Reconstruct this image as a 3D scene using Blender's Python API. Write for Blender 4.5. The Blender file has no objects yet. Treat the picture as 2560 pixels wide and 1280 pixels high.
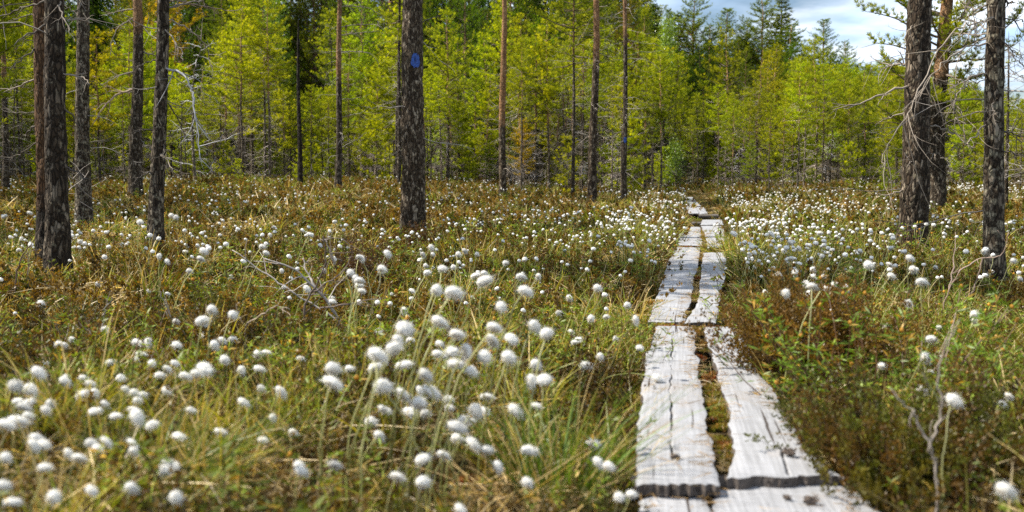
import bpy, math, random
import numpy as np
from mathutils import Vector, Matrix

# ------------------------------------------------------------------ camera, world, sun, exposure
S = bpy.context.scene
C = S.collection
F = 2489.0                      # focal length in pixels of the 2560 px wide frame (35 mm)
HZ = 440.0                      # horizon row
CAMZ = 1.05
PITCH = math.atan((640 - HZ) / F)
cd = bpy.data.cameras.new('camera'); cam = bpy.data.objects.new('camera', cd); C.objects.link(cam)
cd.sensor_width = 36; cd.lens = 36 * F / 2560; cd.clip_start = 0.05; cd.clip_end = 2000
cam.location = (0, 0, CAMZ); cam.rotation_euler = (math.pi / 2 - PITCH, 0, 0)
cd.dof.use_dof = True; cd.dof.focus_distance = 10.0; cd.dof.aperture_fstop = 2.4
S.camera = cam

SUN_EL, SUN_AZ = math.radians(51), math.radians(-84)     # azimuth from +Y (view direction), negative = left
W = bpy.data.worlds.new("World"); S.world = W; W.use_nodes = True
def world_nodes():
    nt = W.node_tree; nt.nodes.clear(); N = nt.nodes.new; L = nt.links.new
    out = N('ShaderNodeOutputWorld'); bg = N('ShaderNodeBackground'); bg.inputs[1].default_value = 0.06
    sky = N('ShaderNodeTexSky'); sky.sky_type = 'NISHITA'; sky.sun_disc = False
    sky.sun_elevation = SUN_EL; sky.sun_rotation = SUN_AZ; sky.air_density = 1.0; sky.dust_density = 0.5; sky.ozone_density = 2.0
    tc = N('ShaderNodeTexCoord'); sep = N('ShaderNodeSeparateXYZ'); L(tc.outputs['Generated'], sep.inputs[0])
    add = N('ShaderNodeMath'); add.operation = 'ADD'; add.inputs[1].default_value = 0.12; L(sep.outputs[2], add.inputs[0])
    mx = N('ShaderNodeMath'); mx.operation = 'MAXIMUM'; mx.inputs[1].default_value = 0.03; L(add.outputs[0], mx.inputs[0])
    dx = N('ShaderNodeMath'); dx.operation = 'DIVIDE'; L(sep.outputs[0], dx.inputs[0]); L(mx.outputs[0], dx.inputs[1])
    dy = N('ShaderNodeMath'); dy.operation = 'DIVIDE'; L(sep.outputs[1], dy.inputs[0]); L(mx.outputs[0], dy.inputs[1])
    cmb = N('ShaderNodeCombineXYZ'); L(dx.outputs[0], cmb.inputs[0]); L(dy.outputs[0], cmb.inputs[1])
    no = N('ShaderNodeTexNoise'); no.inputs['Scale'].default_value = 0.9; no.inputs['Detail'].default_value = 8; no.inputs['Roughness'].default_value = 0.55
    L(cmb.outputs[0], no.inputs['Vector'])
    cr = N('ShaderNodeValToRGB'); cr.color_ramp.elements[0].position = 0.40; cr.color_ramp.elements[1].position = 0.60; L(no.outputs[0], cr.inputs[0])
    no2 = N('ShaderNodeTexNoise'); no2.inputs['Scale'].default_value = 2.3; no2.inputs['Detail'].default_value = 5; L(cmb.outputs[0], no2.inputs['Vector'])
    cc = N('ShaderNodeValToRGB'); cc.color_ramp.elements[0].position = 0.35; cc.color_ramp.elements[1].position = 0.65
    cc.color_ramp.elements[0].color = (6.2, 8.6, 12.0, 1); cc.color_ramp.elements[1].color = (13.2, 13.6, 14.2, 1); L(no2.outputs[0], cc.inputs[0])
    mixc = N('ShaderNodeMix'); mixc.data_type = 'RGBA'; L(cr.outputs[0], mixc.inputs[0]); L(sky.outputs[0], mixc.inputs[6]); L(cc.outputs[0], mixc.inputs[7])
    L(mixc.outputs[2], bg.inputs[0]); L(bg.outputs[0], out.inputs[0])
world_nodes()
sl = bpy.data.lights.new('sun', 'SUN'); sl.energy = 5.0; sl.angle = math.radians(0.5); sl.color = (1, 0.93, 0.80)
sun = bpy.data.objects.new('sun', sl); C.objects.link(sun)
sd = Vector((math.sin(SUN_AZ) * math.cos(SUN_EL), math.cos(SUN_AZ) * math.cos(SUN_EL), math.sin(SUN_EL)))
sun.rotation_euler = sd.to_track_quat('Z', 'Y').to_euler(); sun.location = sd * 50
S.view_settings.view_transform = 'Standard'; S.view_settings.look = 'None'; S.view_settings.gamma = 1
S.view_settings.exposure = 0.98
S.render.engine = 'CYCLES'
S.cycles.max_bounces = 5; S.cycles.diffuse_bounces = 3; S.cycles.transmission_bounces = 4; S.cycles.glossy_bounces = 2
S.cycles.use_denoising = False; S.cycles.sample_clamp_indirect = 4

# ------------------------------------------------------------------ helpers
rng = np.random.default_rng(7)
def ss(a, b, x):
    t = np.clip((np.asarray(x, float) - a) / (b - a), 0, 1); return t * t * (3 - 2 * t)
def vnoise(x, y):
    x = np.asarray(x, float); y = np.asarray(y, float)
    xi = np.floor(x); yi = np.floor(y); fx = x - xi; fy = y - yi
    fx = fx * fx * (3 - 2 * fx); fy = fy * fy * (3 - 2 * fy)
    def h(a, b):
        s = np.sin(a * 127.1 + b * 311.7) * 43758.5453; return s - np.floor(s)
    return (h(xi, yi) * (1 - fx) + h(xi + 1, yi) * fx) * (1 - fy) + (h(xi, yi + 1) * (1 - fx) + h(xi + 1, yi + 1) * fx) * fy
def fbm(x, y, o=3):
    s = 0; a = 0.5
    for k in range(o): s = s + a * vnoise(x * 2 ** k + 13.7 * k, y * 2 ** k + 5.1 * k); a /= 2
    return s / (1 - 0.5 ** o)
PATH = [(0.3, 0.25), (0.68, 3.1), (1.12, 6.5), (2.55, 13.4), (3.6, 18.6), (5.2, 27), (7.3, 40), (7.0, 46)]
PX = np.array([p[0] for p in PATH]); PY = np.array([p[1] for p in PATH])
def pathx(y): return np.interp(y, PY, PX)
def pathz(y): return 0.12 + 0.26 * ss(18, 40, y)
def g(x, y):
    x = np.asarray(x, float); y = np.asarray(y, float)
    m = ss(0.35, 1.3, np.abs(x - pathx(y))) * 0.85 + 0.15
    m = np.where(y > 45, 1, m)
    b = 0.06 * (vnoise(x * 3.7, y * 3.7) - 0.5) + 0.17 * (vnoise(x * 1.3, y * 1.3) - 0.5) + 0.22 * (vnoise(x * 0.4 + 7, y * 0.4) - 0.5)
    rise = 0.40 * ss(14, 36, y) * ss(3, -6, x) + 0.24 * ss(18, 40, y) + 0.25 * ss(6, 16, y) * ss(4, 9, x) * 0.5
    return b * m - 0.02 * (1 - m) + rise + 4.0 * ss(48, 120, y)
RC = np.array([[1, 0, 0], [0, math.sin(PITCH), math.cos(PITCH)], [0, math.cos(PITCH), -math.sin(PITCH)]]).T
# camera axes: right, up, forward as columns in world space
RIGHT = np.array([1, 0, 0.]); UP = np.array([0, math.sin(PITCH), math.cos(PITCH)]); FWD = np.array([0, math.cos(PITCH), -math.sin(PITCH)])
def ray(px, py): return FWD + RIGHT * (px - 1280) / F + UP * (640 - py) / F
def at(px, py, Y):            # point seen at that place, Y metres away along the ground
    d = ray(px, py); return np.array([0, 0, CAMZ]) + d * (Y / d[1])
def onz(px, py, z):           # point seen at that place, lying at height z
    d = ray(px, py); return np.array([0, 0, CAMZ]) + d * ((z - CAMZ) / d[2])
def topix(p):
    q = np.asarray(p, float) - np.array([0, 0, CAMZ]); f = q @ FWD
    return 1280 + F * (q @ RIGHT) / f, 640 - F * (q @ UP) / f

class Geo:
    def __init__(s): s.v = []; s.q = []; s.t = []; s.c = []; s.qm = []; s.tm = []; s.n = 0
    def add(s, v, q=None, t=None, col=(1, 1, 1), m=0):
        v = np.asarray(v, float).reshape(-1, 3); s.v.append(v)
        c = np.asarray(col, float)
        if c.ndim == 1: c = np.tile(c, (len(v), 1))
        s.c.append(c)
        if q is not None and len(q): q = np.asarray(q, int).reshape(-1, 4); s.q.append(q + s.n); s.qm.append(np.full(len(q), m))
        if t is not None and len(t): t = np.asarray(t, int).reshape(-1, 3); s.t.append(t + s.n); s.tm.append(np.full(len(t), m))
        s.n += len(v)
    def merge(s, o, M=None, off=(0, 0, 0), tint=(1, 1, 1)):
        v = np.concatenate(o.v)
        if M is not None: v = v @ np.asarray(M).T
        base = s.n
        s.v.append(v + np.asarray(off)); s.c.append(np.concatenate(o.c) * np.asarray(tint)); s.n += len(v)
        for a, am in zip(o.q, o.qm): s.q.append(a + base); s.qm.append(am)
        for a, am in zip(o.t, o.tm): s.t.append(a + base); s.tm.append(am)
    def mesh(s, name, mats, smooth=False):
        me = bpy.data.meshes.new(name)
        V = np.concatenate(s.v); col = np.concatenate(s.c)
        q = np.concatenate(s.q) if s.q else np.zeros((0, 4), int); t = np.concatenate(s.t) if s.t else np.zeros((0, 3), int)
        nl = q.size + t.size; nf = len(q) + len(t)
        me.vertices.add(len(V)); me.vertices.foreach_set('co', V.astype(np.float32).ravel())
        me.loops.add(nl); me.loops.foreach_set('vertex_index', np.concatenate([q.ravel(), t.ravel()]).astype(np.int32))
        me.polygons.add(nf)
        me.polygons.foreach_set('loop_start', np.concatenate([np.arange(len(q)) * 4, q.size + np.arange(len(t)) * 3]).astype(np.int32))
        mi = np.concatenate(s.qm + s.tm) if (s.qm or s.tm) else np.zeros(0)
        me.polygons.foreach_set('material_index', mi.astype(np.int32))
        me.polygons.foreach_set('use_smooth', np.full(nf, smooth, bool))
        me.update(calc_edges=True)
        a = me.color_attributes.new('Col', 'FLOAT_COLOR', 'POINT')
        a.data.foreach_set('color', np.concatenate([col, np.ones((len(col), 1))], 1).astype(np.float32).ravel())
        for m in (mats if isinstance(mats, (list, tuple)) else [mats]): me.materials.append(m)
        return me
def link(name, me, parent=None, loc=(0, 0, 0)):
    o = bpy.data.objects.new(name, me); C.objects.link(o); o.location = loc
    if parent is not None: o.parent = parent
    return o
def tag(o, label=None, cat=None, group=None, kind=None):
    if label: o['label'] = label
    if cat: o['category'] = cat
    if group: o['group'] = group
    if kind: o['kind'] = kind
    return o
def empty(name, loc): 
    o = bpy.data.objects.new(name, None); C.objects.link(o); o.location = loc; o.empty_display_size = 0.1; return o
def nrm(a): return a / np.maximum(np.linalg.norm(a, axis=-1, keepdims=True), 1e-9)

def blades(G, base, d, bend, L, Wd, seg, c0, c1, m=0, rg=rng, tip=0.15):
    n = len(base); base = np.asarray(base, float); L = np.broadcast_to(L, n)[:, None, None]; Wd = np.broadcast_to(Wd, n)[:, None, None]
    t = np.linspace(0, 1, seg + 1)[None, :, None]
    p = base[:, None] + L * (t * d[:, None] + t * t * bend[:, None])
    side = nrm(np.cross(d + bend * 0.5, rg.normal(size=(n, 3))))
    w = Wd * 0.5 * ((1 - t) ** 0.6 * (1 - tip) + tip)
    v = np.stack([p - side[:, None] * w, p + side[:, None] * w], 2)      # n, seg+1, 2, 3
    k = np.arange(seg); i0 = (np.arange(n)[:, None] * (seg + 1) + k) * 2
    q = np.stack([i0, i0 + 1, i0 + 3, i0 + 2], -1).reshape(-1, 4)
    c0 = np.broadcast_to(c0, (n, 3)); c1 = np.broadcast_to(c1, (n, 3))
    col = c0[:, None, None] * (1 - t[..., None]) + c1[:, None, None] * t[..., None]
    col = np.broadcast_to(col, (n, seg + 1, 2, 3)).reshape(-1, 3)
    G.add(v.reshape(-1, 3), q=q, col=col, m=m)
def needles(G, pos, axis, n, L, Wd, col, m=0, rg=rng, open_=0.8):
    """tufts of flat needles: pos (k,3), axis (k,3)"""
    k = len(pos); P = np.repeat(pos, n, 0); A = np.repeat(axis, n, 0)
    d = nrm(A + open_ * nrm(rg.normal(size=(k * n, 3)))); l = L * rg.uniform(0.65, 1.2, (k * n, 1))
    s = nrm(np.cross(d, rg.normal(size=(k * n, 3)))) * Wd * 0.5
    v = np.stack([P - s * 0.6, P + d * l * 0.55 + s, P + d * l, P + d * l * 0.5 - s], 1).reshape(-1, 3)
    i = np.arange(k * n) * 4; q = np.stack([i, i + 1, i + 2, i + 3], 1)
    cc = np.repeat(np.repeat(np.broadcast_to(col, (k, 3)), n, 0) * rg.uniform(0.75, 1.25, (k * n, 1)), 4, 0)
    G.add(v, q=q, col=cc, m=m)
def tube(G, pts, rad, sides=6, col=(1, 1, 1), m=0, wob=None, cap=True):
    pts = np.asarray(pts, float); n = len(pts); rad = np.broadcast_to(rad, n)
    tg = np.gradient(pts, axis=0); tg = nrm(tg)
    ref = np.array([1, 0, 0.]) if abs(tg[0][0]) < 0.8 else np.array([0, 1., 0])
    a = nrm(np.cross(tg, ref)); b = np.cross(tg, a)
    th = np.linspace(0, 2 * np.pi, sides, endpoint=False)
    r = rad[:, None] * np.ones(sides)
    if wob is not None: r = r * wob(np.arange(n), th)
    v = pts[:, None] + r[..., None] * (np.cos(th)[None, :, None] * a[:, None] + np.sin(th)[None, :, None] * b[:, None])
    i = np.arange(n - 1)[:, None] * sides; j = np.arange(sides); j2 = (j + 1) % sides
    q = np.stack([i + j, i + j2, i + sides + j2, i + sides + j], -1).reshape(-1, 4)
    V = v.reshape(-1, 3); t = None
    if cap:
        V = np.concatenate([V, pts[-1:]]); l = (n - 1) * sides
        t = np.stack([l + j, l + j2, np.full(sides, n * sides)], 1)
    c = np.asarray(col, float)
    if c.ndim == 2: c = np.repeat(c, sides, 0); c = np.concatenate([c, c[-1:]]) if cap else c
    G.add(V, q=q, t=t, col=c, m=m)
def wander(p0, d, L, n, wig, droop=0, rg=rng):
    p = [np.asarray(p0, float)]; d = nrm(np.asarray(d, float)); st = L / n
    for k in range(n):
        d = nrm(d + rg.normal(size=3) * wig + np.array([0, 0, -droop])); p.append(p[-1] + d * st)
    return np.array(p)

# ------------------------------------------------------------------ materials
def mat(name):
    m = bpy.data.materials.new(name); m.use_nodes = True; nt = m.node_tree; nt.nodes.clear()
    return m, nt.nodes.new, nt.links.new
def plant_mat(name, trans=0.35, gloss=0.05, rough=0.45, var=0.35, tcol=(1.25, 1.15, 0.5)):
    m, N, L = mat(name)
    at_ = N('ShaderNodeAttribute'); at_.attribute_name = 'Col'
    oi = N('ShaderNodeObjectInfo')
    mul = N('ShaderNodeMix'); mul.data_type = 'RGBA'; mul.blend_type = 'MULTIPLY'; mul.inputs[0].default_value = 1
    L(at_.outputs['Color'], mul.inputs[6]); L(oi.outputs['Color'], mul.inputs[7])
    mr = N('ShaderNodeMapRange'); mr.inputs[3].default_value = 1 - var; mr.inputs[4].default_value = 1 + var; L(oi.outputs['Random'], mr.inputs[0])
    vm = N('ShaderNodeVectorMath'); vm.operation = 'SCALE'; L(mul.outputs[2], vm.inputs[0]); L(mr.outputs[0], vm.inputs['Scale'])
    tm = N('ShaderNodeVectorMath'); tm.operation = 'MULTIPLY'; tm.inputs[1].default_value = tcol; L(vm.outputs[0], tm.inputs[0])
    df = N('ShaderNodeBsdfDiffuse'); L(vm.outputs[0], df.inputs[0])
    tr = N('ShaderNodeBsdfTranslucent'); L(tm.outputs[0], tr.inputs[0])
    mx = N('ShaderNodeMixShader'); mx.inputs[0].default_value = trans; L(df.outputs[0], mx.inputs[1]); L(tr.outputs[0], mx.inputs[2])
    gl = N('ShaderNodeBsdfGlossy'); gl.inputs['Roughness'].default_value = rough
    m2 = N('ShaderNodeMixShader'); m2.inputs[0].default_value = gloss; L(mx.outputs[0], m2.inputs[1]); L(gl.outputs[0], m2.inputs[2])
    o = N('ShaderNodeOutputMaterial'); L(m2.outputs[0], o.inputs[0]); return m
M_needle = plant_mat('pine needles', 0.48, 0.012, 0.5, 0.12)
M_leaf = plant_mat('leaves', 0.45, 0.05, 0.4, 0.15)
M_grass = plant_mat('grass', 0.35, 0.03, 0.45, 0.42, (1.3, 1.15, 0.45))
M_twig = plant_mat('dry twigs', 0.0, 0.03, 0.6, 0.2)
M_cotton = plant_mat('cotton', 0.30, 0.0, 0.6, 0.04, (1, 1, 1))

def bark_mat():
    m, N, L = mat('pine bark')
    tc = N('ShaderNodeTexCoord'); mp = N('ShaderNodeMapping'); mp.inputs['Scale'].default_value = (1, 1, 0.33); L(tc.outputs['Object'], mp.inputs[0])
    vo = N('ShaderNodeTexVoronoi'); vo.feature = 'DISTANCE_TO_EDGE'; vo.inputs['Scale'].default_value = 36
    nz = N('ShaderNodeTexNoise'); nz.inputs['Scale'].default_value = 9; nz.inputs['Detail'].default_value = 6
    L(mp.outputs[0], nz.inputs['Vector'])
    wv = N('ShaderNodeVectorMath'); wv.operation = 'MULTIPLY_ADD'; wv.inputs[1].default_value = (0.10, 0.10, 0.10); L(nz.outputs['Color'], wv.inputs[0]); L(mp.outputs[0], wv.inputs[2])
    L(wv.outputs[0], vo.inputs['Vector'])
    vc = N('ShaderNodeTexVoronoi'); vc.inputs['Scale'].default_value = 36; L(wv.outputs[0], vc.inputs['Vector'])
    edge = N('ShaderNodeMapRange'); edge.inputs[1].default_value = 0.02; edge.inputs[2].default_value = 0.22; L(vo.outputs[0], edge.inputs[0])
    # per-plate tone
    r = N('ShaderNodeValToRGB'); e = r.color_ramp.elements
    e[0].position = 0.0; e[0].color = (0.032, 0.021, 0.012, 1); e[1].position = 1; e[1].color = (0.30, 0.25, 0.19, 1)
    x = r.color_ramp.elements.new(0.45); x.color = (0.055, 0.038, 0.024, 1)
    x = r.color_ramp.elements.new(0.75); x.color = (0.105, 0.080, 0.056, 1)
    sepc = N('ShaderNodeSeparateColor'); L(vc.outputs['Color'], sepc.inputs[0]); L(sepc.outputs[0], r.inputs[0])
    # orange flaking bark according to vertex colour red channel
    at_ = N('ShaderNodeAttribute'); at_.attribute_name = 'Col'; sc = N('ShaderNodeSeparateColor'); L(at_.outputs['Color'], sc.inputs[0])
    ro = N('ShaderNodeValToRGB'); ro.color_ramp.elements[0].color = (0.20, 0.095, 0.04, 1); ro.color_ramp.elements[1].color = (0.50, 0.30, 0.16, 1); L(nz.outputs[0], ro.inputs[0])
    ro.color_ramp.elements[0].position = 0.3; ro.color_ramp.elements[1].position = 0.7
    n2 = N('ShaderNodeTexNoise'); n2.inputs['Scale'].default_value = 5; n2.inputs['Detail'].default_value = 4; L(tc.outputs['Object'], n2.inputs['Vector'])
    a = N('ShaderNodeMath'); a.operation = 'ADD'; L(sc.outputs[0], a.inputs[0]); L(n2.outputs[0], a.inputs[1])
    om = N('ShaderNodeMapRange'); om.inputs[1].default_value = 0.72; om.inputs[2].default_value = 1.05; L(a.outputs[0], om.inputs[0])
    mo = N('ShaderNodeMix'); mo.data_type = 'RGBA'; L(om.outputs[0], mo.inputs[0]); L(r.outputs[0], mo.inputs[6]); L(ro.outputs[0], mo.inputs[7])
    # lichen, vertex colour green channel says how much
    n3 = N('ShaderNodeTexNoise'); n3.inputs['Scale'].default_value = 16; n3.inputs['Detail'].default_value = 5; n3.inputs['Roughness'].default_value = 0.65; L(tc.outputs['Object'], n3.inputs['Vector'])
    a2 = N('ShaderNodeMath'); a2.operation = 'MULTIPLY_ADD'; a2.inputs[1].default_value = 0.22; L(sc.outputs[1], a2.inputs[0]); L(n3.outputs[0], a2.inputs[2])
    lm = N('ShaderNodeMapRange'); lm.inputs[1].default_value = 0.70; lm.inputs[2].default_value = 0.80; L(a2.outputs[0], lm.inputs[0])
    ml = N('ShaderNodeMix'); ml.data_type = 'RGBA'; L(lm.outputs[0], ml.inputs[0]); L(mo.outputs[2], ml.inputs[6]); ml.inputs[7].default_value = (0.27, 0.235, 0.165, 1)
    # crevices
    ed2 = N('ShaderNodeMapRange'); ed2.inputs[3].default_value = 0.35; ed2.inputs[4].default_value = 1.0; L(edge.outputs[0], ed2.inputs[0])
    mu = N('ShaderNodeVectorMath'); mu.operation = 'SCALE'; L(ml.outputs[2], mu.inputs[0]); L(ed2.outputs[0], mu.inputs['Scale'])
    oi = N('ShaderNodeObjectInfo'); mc = N('ShaderNodeVectorMath'); mc.operation = 'MULTIPLY'; L(mu.outputs[0], mc.inputs[0]); L(oi.outputs['Color'], mc.inputs[1])
    hs = N('ShaderNodeMath'); hs.operation = 'MULTIPLY_ADD'; hs.inputs[1].default_value = 0.35; L(nz.outputs[0], hs.inputs[0]); L(edge.outputs[0], hs.inputs[2])
    bp = N('ShaderNodeBump'); bp.inputs['Strength'].default_value = 0.9; bp.inputs['Distance'].default_value = 0.012; L(hs.outputs[0], bp.inputs['Height'])
    p = N('ShaderNodeBsdfPrincipled'); p.inputs['Roughness'].default_value = 0.85; p.inputs['Specular IOR Level'].default_value = 0.2
    L(mc.outputs[0], p.inputs['Base Color']); L(bp.outputs[0], p.inputs['Normal'])
    o = N('ShaderNodeOutputMaterial'); L(p.outputs[0], o.inputs[0]); return m
M_bark = bark_mat()

def wood_mat():
    m, N, L = mat('weathered plank wood')
    tc = N('ShaderNodeTexCoord')
    oi = N('ShaderNodeObjectInfo'); rs = N('ShaderNodeMath'); rs.operation = 'MULTIPLY'; rs.inputs[1].default_value = 37; L(oi.outputs['Random'], rs.inputs[0])
    ofs = N('ShaderNodeVectorMath'); ofs.operation = 'ADD'; L(tc.outputs['Object'], ofs.inputs[0]); L(rs.outputs[0], ofs.inputs[1])
    def noise(sc, s, det, rough=0.6):
        mp = N('ShaderNodeMapping'); mp.inputs['Scale'].default_value = sc; L(ofs.outputs[0], mp.inputs[0])
        n = N('ShaderNodeTexNoise'); n.inputs['Scale'].default_value = s; n.inputs['Detail'].default_value = det; n.inputs['Roughness'].default_value = rough
        L(mp.outputs[0], n.inputs['Vector']); return n
    grain = noise((1, 0.03, 1), 90, 6)
    rings = noise((0.35, 1, 1), 7, 4)                       # broad figure across the board
    wv = N('ShaderNodeTexWave'); wv.wave_type = 'BANDS'; wv.bands_direction = 'Y'; wv.inputs['Scale'].default_value = 9; wv.inputs['Distortion'].default_value = 9; wv.inputs['Detail'].default_value = 1; wv.inputs['Detail Scale'].default_value = 1.2
    mpw = N('ShaderNodeMapping'); mpw.inputs['Scale'].default_value = (0.6, 1, 1); L(ofs.outputs[0], mpw.inputs[0]); L(mpw.outputs[0], wv.inputs['Vector'])
    r = N('ShaderNodeValToRGB'); e = r.color_ramp.elements
    e[0].position = 0.25; e[0].color = (0.17, 0.17, 0.178, 1); e[1].position = 0.68; e[1].color = (0.42, 0.425, 0.455, 1)
    ad = N('ShaderNodeMath'); ad.operation = 'MULTIPLY_ADD'; ad.inputs[1].default_value = 0.03; L(wv.outputs['Fac'], ad.inputs[0])
    ad2 = N('ShaderNodeMath'); ad2.operation = 'MULTIPLY_ADD'; ad2.inputs[1].default_value = 0.55; L(grain.outputs[0], ad2.inputs[0])
    ad3 = N('ShaderNodeMath'); ad3.operation = 'MULTIPLY'; ad3.inputs[1].default_value = 0.28; L(rings.outputs[0], ad3.inputs[0])
    L(ad3.outputs[0], ad2.inputs[2]); L(ad2.outputs[0], ad.inputs[2]); L(ad.outputs[0], r.inputs[0])
    st = noise((1, 0.5, 1), 4.5, 5)                          # brown weather stains
    sm = N('ShaderNodeMapRange'); sm.inputs[1].default_value = 0.56; sm.inputs[2].default_value = 0.78; sm.inputs[4].default_value = 0.7; L(st.outputs[0], sm.inputs[0])
    ms = N('ShaderNodeMix'); ms.data_type = 'RGBA'; L(sm.outputs[0], ms.inputs[0]); L(r.outputs[0], ms.inputs[6]); ms.inputs[7].default_value = (0.25, 0.20, 0.155, 1)
    ck = noise((1, 0.03, 1), 42, 3, 0.5)                    # drying checks
    cm = N('ShaderNodeMapRange'); cm.inputs[1].default_value = 0.295; cm.inputs[2].default_value = 0.33; L(ck.outputs[0], cm.inputs[0])
    mk = N('ShaderNodeMix'); mk.data_type = 'RGBA'; L(cm.outputs[0], mk.inputs[0]); mk.inputs[6].default_value = (0.05, 0.04, 0.035, 1); L(ms.outputs[2], mk.inputs[7])
    at_ = N('ShaderNodeAttribute'); at_.attribute_name = 'Col'
    mu = N('ShaderNodeVectorMath'); mu.operation = 'MULTIPLY'; L(mk.outputs[2], mu.inputs[0]); L(at_.outputs['Color'], mu.inputs[1])
    h = N('ShaderNodeMath'); h.operation = 'MULTIPLY_ADD'; h.inputs[1].default_value = 0.8; L(cm.outputs[0], h.inputs[0]); L(ad.outputs[0], h.inputs[2])
    bp = N('ShaderNodeBump'); bp.inputs['Strength'].default_value = 0.35; bp.inputs['Distance'].default_value = 0.004; L(h.outputs[0], bp.inputs['Height'])
    p = N('ShaderNodeBsdfPrincipled'); p.inputs['Roughness'].default_value = 0.62; p.inputs['Specular IOR Level'].default_value = 0.35
    L(mu.outputs[0], p.inputs['Base Color']); L(bp.outputs[0], p.inputs['Normal'])
    o = N('ShaderNodeOutputMaterial'); L(p.outputs[0], o.inputs[0]); return m
M_wood = wood_mat()

def ground_mat():
    m, N, L = mat('bog floor')
    tc = N('ShaderNodeTexCoord')
    a = N('ShaderNodeTexNoise'); a.inputs['Scale'].default_value = 1.1; a.inputs['Detail'].default_value = 6; L(tc.outputs['Object'], a.inputs['Vector'])
    b = N('ShaderNodeTexNoise'); b.inputs['Scale'].default_value = 38; b.inputs['Detail'].default_value = 5; L(tc.outputs['Object'], b.inputs['Vector'])
    r = N('ShaderNodeValToRGB'); e = r.color_ramp.elements
    e[0].position = 0.3; e[0].color = (0.018, 0.013, 0.004, 1); e[1].position = 0.72; e[1].color = (0.10, 0.066, 0.026, 1)
    x = r.color_ramp.elements.new(0.5); x.color = (0.045, 0.037, 0.009, 1)
    L(a.outputs[0], r.inputs[0])
    r2 = N('ShaderNodeValToRGB'); r2.color_ramp.elements[0].position = 0.3; r2.color_ramp.elements[0].color = (0.35, 0.35, 0.35, 1); r2.color_ramp.elements[1].position = 0.7; r2.color_ramp.elements[1].color = (1.4, 1.4, 1.4, 1); L(b.outputs[0], r2.inputs[0])
    mu = N('ShaderNodeVectorMath'); mu.operation = 'MULTIPLY'; L(r.outputs[0], mu.inputs[0]); L(r2.outputs[0], mu.inputs[1])
    bp = N('ShaderNodeBump'); bp.inputs['Strength'].default_value = 1; bp.inputs['Distance'].default_value = 0.03; L(b.outputs[0], bp.inputs['Height'])
    p = N('ShaderNodeBsdfPrincipled'); p.inputs['Roughness'].default_value = 0.95; p.inputs['Specular IOR Level'].default_value = 0.1
    L(mu.outputs[0], p.inputs['Base Color']); L(bp.outputs[0], p.inputs['Normal'])
    o = N('ShaderNodeOutputMaterial'); L(p.outputs[0], o.inputs[0]); return m
M_ground = ground_mat()
def paint_mat():
    m, N, L = mat('blue trail paint')
    tc = N('ShaderNodeTexCoord'); n = N('ShaderNodeTexNoise'); n.inputs['Scale'].default_value = 40; n.inputs['Detail'].default_value = 4; L(tc.outputs['Object'], n.inputs['Vector'])
    r = N('ShaderNodeValToRGB'); r.color_ramp.elements[0].position = 0.3; r.color_ramp.elements[0].color = (0.008, 0.03, 0.16, 1); r.color_ramp.elements[1].position = 0.65; r.color_ramp.elements[1].color = (0.015, 0.09, 0.42, 1); L(n.outputs[0], r.inputs[0])
    p = N('ShaderNodeBsdfPrincipled'); p.inputs['Roughness'].default_value = 0.5; L(r.outputs[0], p.inputs['Base Color'])
    o = N('ShaderNodeOutputMaterial'); L(p.outputs[0], o.inputs[0]); return m
M_paint = paint_mat()

# ------------------------------------------------------------------ ground
def build_ground():
    G = Geo()
    ys = np.concatenate([np.arange(-4, 24, 0.12), np.arange(24, 60, 0.4), np.arange(60, 200, 3), np.geomspace(200, 900, 10)])
    us = np.linspace(-1, 1, 221); us = np.sign(us) * np.abs(us) ** 1.25
    hw = np.maximum(14, 1.3 * ys + 8)
    X = us[None] * hw[:, None]; Y = np.repeat(ys[:, None], len(us), 1); Z = g(X, Y)
    n, k = X.shape; i = np.arange(n - 1)[:, None] * k + np.arange(k - 1)
    q = np.stack([i, i + 1, i + k + 1, i + k], -1).reshape(-1, 4)
    G.add(np.stack([X, Y, Z], -1).reshape(-1, 3), q=q)
    tag(link('ground', G.mesh('ground', M_ground, True)), kind='structure')
build_ground()

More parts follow.
